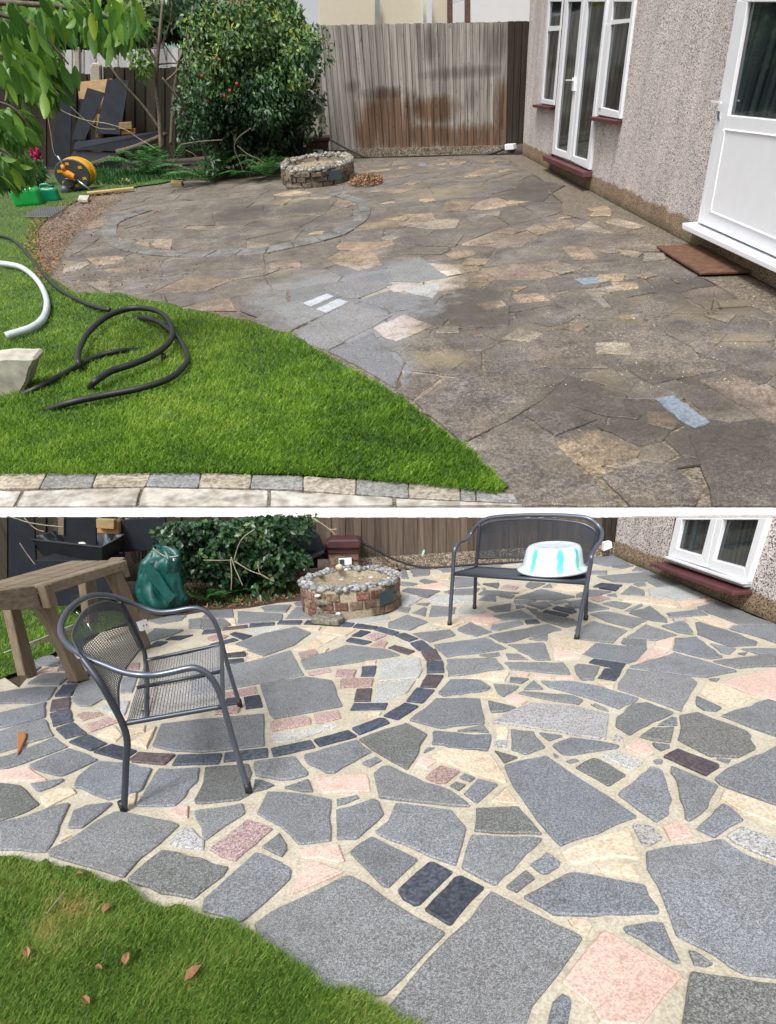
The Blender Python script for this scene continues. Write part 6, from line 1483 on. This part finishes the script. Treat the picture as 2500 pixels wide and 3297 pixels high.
def lattice(name, fr, parent, Gd, mat, nu, nv, r):
    """fine wires over a surface given as a grid of points"""
    Gd = np.array(Gd, float); R_, C_ = Gd.shape[:2]
    def at(u, v_):
        x = u*(R_-1); y = v_*(C_-1); i = min(int(x), R_-2); j = min(int(y), C_-2); a, b = x-i, y-j
        return Gd[i, j]*(1-a)*(1-b)+Gd[i+1, j]*a*(1-b)+Gd[i, j+1]*(1-a)*b+Gd[i+1, j+1]*a*b
    gs = []
    for k in range(nu): gs.append(tube_g([at(k/(nu-1), s) for s in np.linspace(0, 1, 14)], r, 4))
    for k in range(nv): gs.append(tube_g([at(s, k/(nv-1)) for s in np.linspace(0, 1, 14)], r, 4))
    v, f = join(gs); return mesh(name, v, f, mat, fr, parent)
def rs(P_, n): S_ = spline(P_, 12); s = np.linspace(0, len(S_)-1, n); return np.array([S_[int(round(q))] for q in s])
sg = [rs([cp(*a), (cp(*a)+cp(*b))/2-np.array([0, 0, .012]), cp(*b)], 13) for a, b in (((550, 1068, 0), (1287, 943, 0)), ((598, 900, .33), (1286, 770, .33)), ((650, 735, .66), (1283, 610, .66)), ((695, 590, 1), (1278, 467, 1)))]
lattice('seat_mesh', L, chair, sg, M['mesh'], 52, 34, .0019)
bg2 = [rs([cp(*p) for p in r], 13) for r in (((490, 992, 0), (492, 770, .33), (560, 625, .66), (668, 490, 1)), ((385, 800, 0), (350, 640, .3), (460, 480, .62), (625, 395, 1)), ((270, 640, .02), (210, 500, .28), (360, 340, .6), (580, 300, 1)), ((185, 545, .05), (128, 420, .26), (250, 235, .52), (400, 200, .8), (545, 225, .98)), ((165, 500, .1), (128, 380, .27), (230, 200, .52), (385, 133, .78), (508, 160, .97)))]
lattice('backrest_mesh', L, chair, bg2, M['mesh'], 50, 36, .0019)
tube('backrest_rim', [bg2[i][0] for i in range(4)]+list(bg2[4])+[bg2[i][-1] for i in (3, 2, 1, 0)], .0045, M['metal'], L, chair, 3, 8); tube('backrest_rim', list(bg2[0]), .0045, M['metal'], L, chair, 2, 8)
for a, b in (((158, 215, .45), (190, 245, .45)), ((245, 305, .4), (290, 385, .4))): ct('fixing', (a, b), .0035, 'silver', 6, 1)
# ------------------------------------------------------------------ metal bench with basin
f1, f2, k1, k2 = L.G(*px('bn', 135, 1018)), L.G(*px('bn', 1278, 1140)), L.G(*px('bn', 360, 868)), L.G(*px('bn', 1360, 963))
def bp(x, y, t): return L.W(*px('bn', x, y), f1*(1-t)+k1*t, f2*(1-t)+k2*t)
bench = thing('garden_bench', L, 'dark grey metal two seat garden bench with curved back in front of the brown fence', 'bench', at=f1)
bt_ = lambda name, P_, r, mat='dmetal', n=10, k=8: tube(name, [bp(*p) for p in P_], r, M[mat], L, bench, k, n)
bt_('arm_frame', ((135, 1015, 0), (150, 760, 0), (165, 550, 0), (170, 430, 0), (183, 330, 0), (215, 280, .15), (255, 262, .5), (295, 243, .85), (330, 190, 1), (385, 115, 1), (450, 68, 1), (540, 42, 1), (800, 26, 1), (1100, 26, 1), (1300, 38, 1), (1400, 62, 1), (1478, 125, 1), (1506, 190, .9), (1488, 262, .6), (1442, 325, .2), (1412, 395, 0), (1400, 480, 0), (1375, 620, 0), (1330, 850, 0), (1278, 1138, 0)), .0165, 'metal')
bt_('leg', ((360, 866, 1), (368, 600, 1), (380, 430, 1), (395, 250, 1), (405, 108, 1)), .0155); bt_('leg', ((1360, 960, 1), (1374, 640, 1), (1398, 460, 1), (1436, 310, 1), (1466, 210, 1), (1476, 135, 1)), .0155)
bt_('seat_rail', ((175, 552, 0), (760, 592, 0), (1365, 634, 0)), .0155, n=10, k=1)
zs = bp(180, 552, 0)[2]; BL = bp(378, 497, 1); BR = np.array([*bp(1388, 520, 1)[:2], BL[2]])
tube('seat_rail', [BL, BR], .013, M['dmetal'], L, bench, 1)
tube('seat_rail', [bp(172, 552, 0), BL], .013, M['dmetal'], L, bench, 1); tube('seat_rail', [bp(1368, 634, 0), BR], .013, M['dmetal'], L, bench, 1)
FL, FR_ = bp(176, 550, 0), bp(1366, 632, 0)
lattice('seat_mesh', L, bench, [[FL, (FL+FR_)/2, FR_], [(FL+BL)/2, (FL+FR_+BL+BR)/4-np.array([0, 0, .01]), (FR_+BR)/2], [BL, (BL+BR)/2, BR]], M['dmetal'], 44, 90, .0036)
bt_('back_rail', ((395, 412, 1), (820, 408, 1), (1410, 470, 1)), .009, n=8)
rows_ = [[bp(x, y, 1) for x, y in r] for r in (((396, 412), (560, 412), (820, 412), (1100, 430), (1300, 450), (1408, 468)), ((398, 300), (560, 295), (820, 292), (1100, 300), (1310, 320), (1436, 330)), ((402, 200), (560, 180), (820, 175), (1100, 180), (1320, 200), (1458, 240)), ((410, 140), (500, 86), (700, 62), (1000, 60), (1300, 92), (1440, 160)))]
lattice('backrest_mesh', L, bench, rows_, M['dmetal'], 40, 100, .0021)
tube('backrest_rim', [rows_[i][0] for i in range(3)]+rows_[3]+[rows_[i][-1] for i in (2, 1, 0)], .006, M['metal'], L, bench, 4, 6)
for p in ((135, 1018, 0), (1278, 1140, 0), (360, 868, 1), (1360, 963, 1)): b_ = bp(*p); tube('foot_cap', [b_+np.array([0, 0, .035]), b_], .0195, M['rubber'], L, bench, 1, 10)
# basin upside down
ty = .46; P0 = bp(765, 560, ty); P1 = bp(1362, 575, ty); bc = (P0+P1)/2; br = np.linalg.norm(P1-P0)/2; z0 = zs+.016; bht = (bp(1062, 330, ty)[2]-z0)*1.22
basin = thing('washing_up_basin', L, 'upturned white basin with pale green drip stripes sitting on the bench', 'basin', at=(bc[0], bc[1], z0))
prof = [(br*.985, .004), (br, .012), (br*.99, .024), (br*.90, .030), (br*.87, bht*.25), (br*.82, bht*.62), (br*.78, bht*.84), (br*.72, bht*.95), (br*.62, bht*.995), (br*.55, bht*.97), (br*.3, bht*.965), (0, bht*.965)]
m_, nt, b = newmat('striped_enamel'); vc = coord(nt); sx = nt.nodes.new('ShaderNodeSeparateXYZ'); nt.links.new(vc, sx.inputs[0])
at_ = math2(nt, 'ARCTAN2', math2(nt, 'SUBTRACT', sx.outputs[1], float(bc[1])), math2(nt, 'SUBTRACT', sx.outputs[0], float(bc[0])))
zz = math2(nt, 'SUBTRACT', sx.outputs[2], float(z0)); nz = noise(nt, vc, 14, 3)
tot = None
for ang, wd in ((-1.62, .13), (-.93, .11), (-2.55, .12), (-.2, .1), (2.3, .1), (.9, .1)):
    d = math2(nt, 'ABSOLUTE', math2(nt, 'SUBTRACT', at_, ang), 0.0); wv = math2(nt, 'ADD', wd, math2(nt, 'MULTIPLY', math2(nt, 'SUBTRACT', nz, .5), .22)); q = math2(nt, 'DIVIDE', math2(nt, 'SUBTRACT', wv, d), .05)
    tot = q if tot is None else math2(nt, 'MAXIMUM', tot, q)
k_ = ramp(nt, tot, [(0, (0, 0, 0)), (1, (1, 1, 1))]); hgt = ramp(nt, math2(nt, 'DIVIDE', zz, float(bht)), [(.05, (.22, .62, .50)), (.5, (.10, .60, .48)), (.85, (.08, .50, .62))])
fade = ramp(nt, math2(nt, 'DIVIDE', zz, float(bht)), [(.9, (1, 1, 1)), (.99, (.2, .2, .2))])
c = mixc(nt, math2(nt, 'MULTIPLY', math2(nt, 'MULTIPLY', k_.outputs[0], fade.outputs[0]), 1.0), (.66, .72, .78), hgt.outputs[0]); nt.links.new(c, b.inputs['Base Color']); b.inputs['Roughness'].default_value = .22
v, f = lathe_g(prof, (bc[0], bc[1], z0), 64); o = mesh('bowl', v, f, m_, L, basin, True)
v, f = lathe_g([(br*.995, 0), (br*1.02, .006), (br*1.02, .016), (br*.97, .024)], (bc[0], bc[1], z0), 64); mesh('rim', v, f, M['basin'], L, basin, True)
# fallen leaves on the grass, brown piece at the left edge
tag(prism('terracotta_piece', [L.G(*p, z) for p, z in zip([px('b1', *q) for q in ((15, 853), (100, 858), (95, 900), (45, 1015), (15, 1060))], (.016, .016, .016, .016, .016))], (0, 0, -.012), plain('rusty_brown', (.30, .13, .05), .8), L, None, .004), 'rusty brown tile corner lying at the left edge of the paving', 'tile')
for i, (x, y, s, lab) in enumerate(((1595, 935, .062, 'largest brown leaf, lying on the grass nearest the paving corner'), (820, 350, .045, 'tan leaf on the grass below the pale twig'), (1000, 805, .045, 'brown leaf in the middle of the lower lawn'), (110, 750, .04, 'dull brown leaf at the left edge of the lower lawn'), (640, 1180, .035, 'small pale leaf at the bottom edge of the lawn'), (755, 885, .025, 'tiny pale leaf left of the brown leaf on the lawn'), (585, 40, .02, 'tiny tan leaf near the top of the lower lawn'))):
    c0 = L.G(*px('d1', x, y), .055); a = .9+i*.4; d_ = np.array([math.cos(a), math.sin(a), .1]); s_ = np.array([-d_[1], d_[0], 0])
    v = [c0-d_*s*.5, c0-d_*s*.1+s_*s*.32+(0, 0, .008), c0+d_*s*.25+s_*s*.22+(0, 0, .01), c0+d_*s*.6, c0+d_*s*.2-s_*s*.25+(0, 0, .012), c0-d_*s*.2-s_*s*.28+(0, 0, .008), c0]
    o = mesh('fallen_leaf', v, [(0, 1, 6), (1, 2, 6), (2, 3, 6), (3, 4, 6), (4, 5, 6), (5, 0, 6)], LEAF['litter'], L, None, var=[.35+.1*(i % 4)]*7); tag(o, lab, 'leaf', 'fallen leaves on the lower lawn'); so = o.modifiers.new('thick', 'SOLIDIFY'); so.thickness = .0012
tube('twig', [L.G(*px('d1', *p), .06) for p in ((285, 395), (330, 335), (400, 250), (445, 195))], .0026, M['twig'], L, None); tag(bpy.data.objects['twig'], 'pale thin straight twig lying on the lower lawn', 'twig')
# ================================================================== lawns
def lawn(name_bed, name, fr, poly, z, n, hgt, wd, mat, label, edge=None, over=12, ylim=None, dens=None, patch=None):
    g = [fr.G(*p)[:2] for p in poly]; tag(sheet(name_bed, g, z, M['turf'], fr), kind='structure')
    xs_ = np.array([p[0] for p in poly]); ys_ = np.array([p[1] for p in poly]); x0, x1, y0, y1 = max(xs_.min(), -350), min(xs_.max(), 2600), max(ys_.min(), 300), min(ys_.max(), 3600)
    X = RNG.uniform(x0, x1, n*4); Y = RNG.uniform(y0, y1, n*4); ins = np.zeros(len(X), bool); k = len(poly)
    for i in range(k):
        (ax, ay), (bx, by) = poly[i], poly[(i+1) % k]
        with np.errstate(divide='ignore', invalid='ignore'): c = ((ay > Y) != (by > Y)) & (X < (bx-ax)*(Y-ay)/(by-ay)+ax)
        ins ^= c
    X, Y = X[ins][:n], Y[ins][:n]; n = len(X)
    x, y = (X-PX)/F, (Y-PY)/F; d = fr.R @ np.stack([x, y, np.ones(n)]); t = (z-fr.hc)/d[2]; P = np.stack([d[0]*t, d[1]*t, np.full(n, z)], 1)
    c1 = np.sin(P[:, 0]*2.3+1.1*np.sin(P[:, 1]*1.9))*np.sin(P[:, 1]*2.7+P[:, 0]); c2 = np.sin(P[:, 0]*9+2*np.sin(P[:, 1]*7))*np.sin(P[:, 1]*8+P[:, 0]*3)
    h = hgt*RNG.uniform(.45, 1.25, n)*(1+.25*c2); az = RNG.uniform(0, 2*np.pi, n)+.8*c1; lean = RNG.uniform(.15, 1.6, n)
    D = np.stack([np.cos(az)*lean, np.sin(az)*lean, np.ones(n)], 1); D /= np.linalg.norm(D, axis=1)[:, None]; S = np.stack([-np.sin(az+.9), np.cos(az+.9), np.zeros(n)], 1); w = wd*RNG.uniform(.6, 1.3, n)
    D2 = D+np.stack([np.cos(az), np.sin(az), -np.ones(n)*.5], 1)*.45; D2 /= np.linalg.norm(D2, axis=1)[:, None]
    Mi = P+D*(h*.55)[:, None]; T = Mi+D2*(h*.5)[:, None]
    v = np.stack([P-S*w[:, None]*.5, P+S*w[:, None]*.5, Mi+S*w[:, None]*.4, Mi-S*w[:, None]*.4, T], 1).reshape(-1, 3)
    b = np.arange(n)[:, None]*5; f = np.concatenate([b+np.array([[0, 1, 2]]), b+np.array([[0, 2, 3]]), b+np.array([[3, 2, 4]])], 0)
    var = np.clip(.44+.15*c1+.14*c2+RNG.normal(0, .17, n)+(patch(X, Y) if patch is not None else 0), 0, 1)
    o = mesh(name, v, f, mat, fr, None, var=np.repeat(var, 5)); tag(o, label, 'grass', kind='stuff'); return o
def ragged(poly, lo, hi, dy, amp):
    out = []
    for i in range(len(poly)):
        a, b = poly[i], poly[(i+1) % len(poly)]
        if lo <= i < hi:
            for j in range(5):
                t = j/5; out.append((a[0]+(b[0]-a[0])*t, a[1]+(b[1]-a[1])*t+dy+random.uniform(-amp, amp)))
        else: out.append(a)
    return out
lawn('turf', 'grass', U, ragged(lawn_px, 14, 26, 15, 6), .016, 150000, .040, .0062, LEAF['grass'], 'bright green mown lawn with a ragged curved edge beside the uncleaned paving', patch=lambda X, Y: .10*np.exp(-((X-560)/420)**2-((Y-1150)/220)**2)-.12*(Y > 1400)*(X > 900)-.16*(Y < 700))
low_lawn = [(-500, 2700), (60, 2738), (179, 2755), (300, 2792), (418, 2825), (492, 2885), (626, 2908), (745, 2945), (835, 2997), (924, 3056), (1044, 3146), (1160, 3175), (1237, 3220), (1330, 3300), (1420, 3500), (-700, 3500)]
def brown(X, Y): return .05+.42*np.exp(-((X-235)/75)**2-((Y-2935)/42)**2)+.38*np.exp(-((X-140)/50)**2-((Y-3010)/45)**2)+.10*np.exp(-((X-150)/260)**2)
lawn('turf', 'grass', L, ragged(low_lawn, 0, 13, 34, 11), .020, 150000, .036, .0034, LEAF['grass2'], 'shaggier lawn corner with brown tufts and fallen leaves at the bottom left', patch=brown)
back_strip = [(-300, 1930), (60, 1915), (340, 1905), (440, 1960), (420, 2000), (330, 2032), (250, 2060), (60, 2160), (-300, 2300)]
lawn('turf', 'grass', L, back_strip, -.004, 16000, .06, .006, LEAF['grass'], 'small strip of grass behind the weathered timber bench', patch=lambda X, Y: -.12)
# ================================================================== settle parents, stand the upper yard on its terrace
for o in list(scene.objects):
    p = o.parent
    if p is not None and p.parent is None and p.get('org'):
        o.location = o.location-p.location
for o in list(scene.objects):
    if o.parent is None:
        if o.get('terrace'): o.matrix_basis = M_UP @ o.matrix_basis; del o['terrace']
        if 'org' in o: del o['org']
    else:
        for k in ('terrace', 'org'):
            if k in o: del o[k]
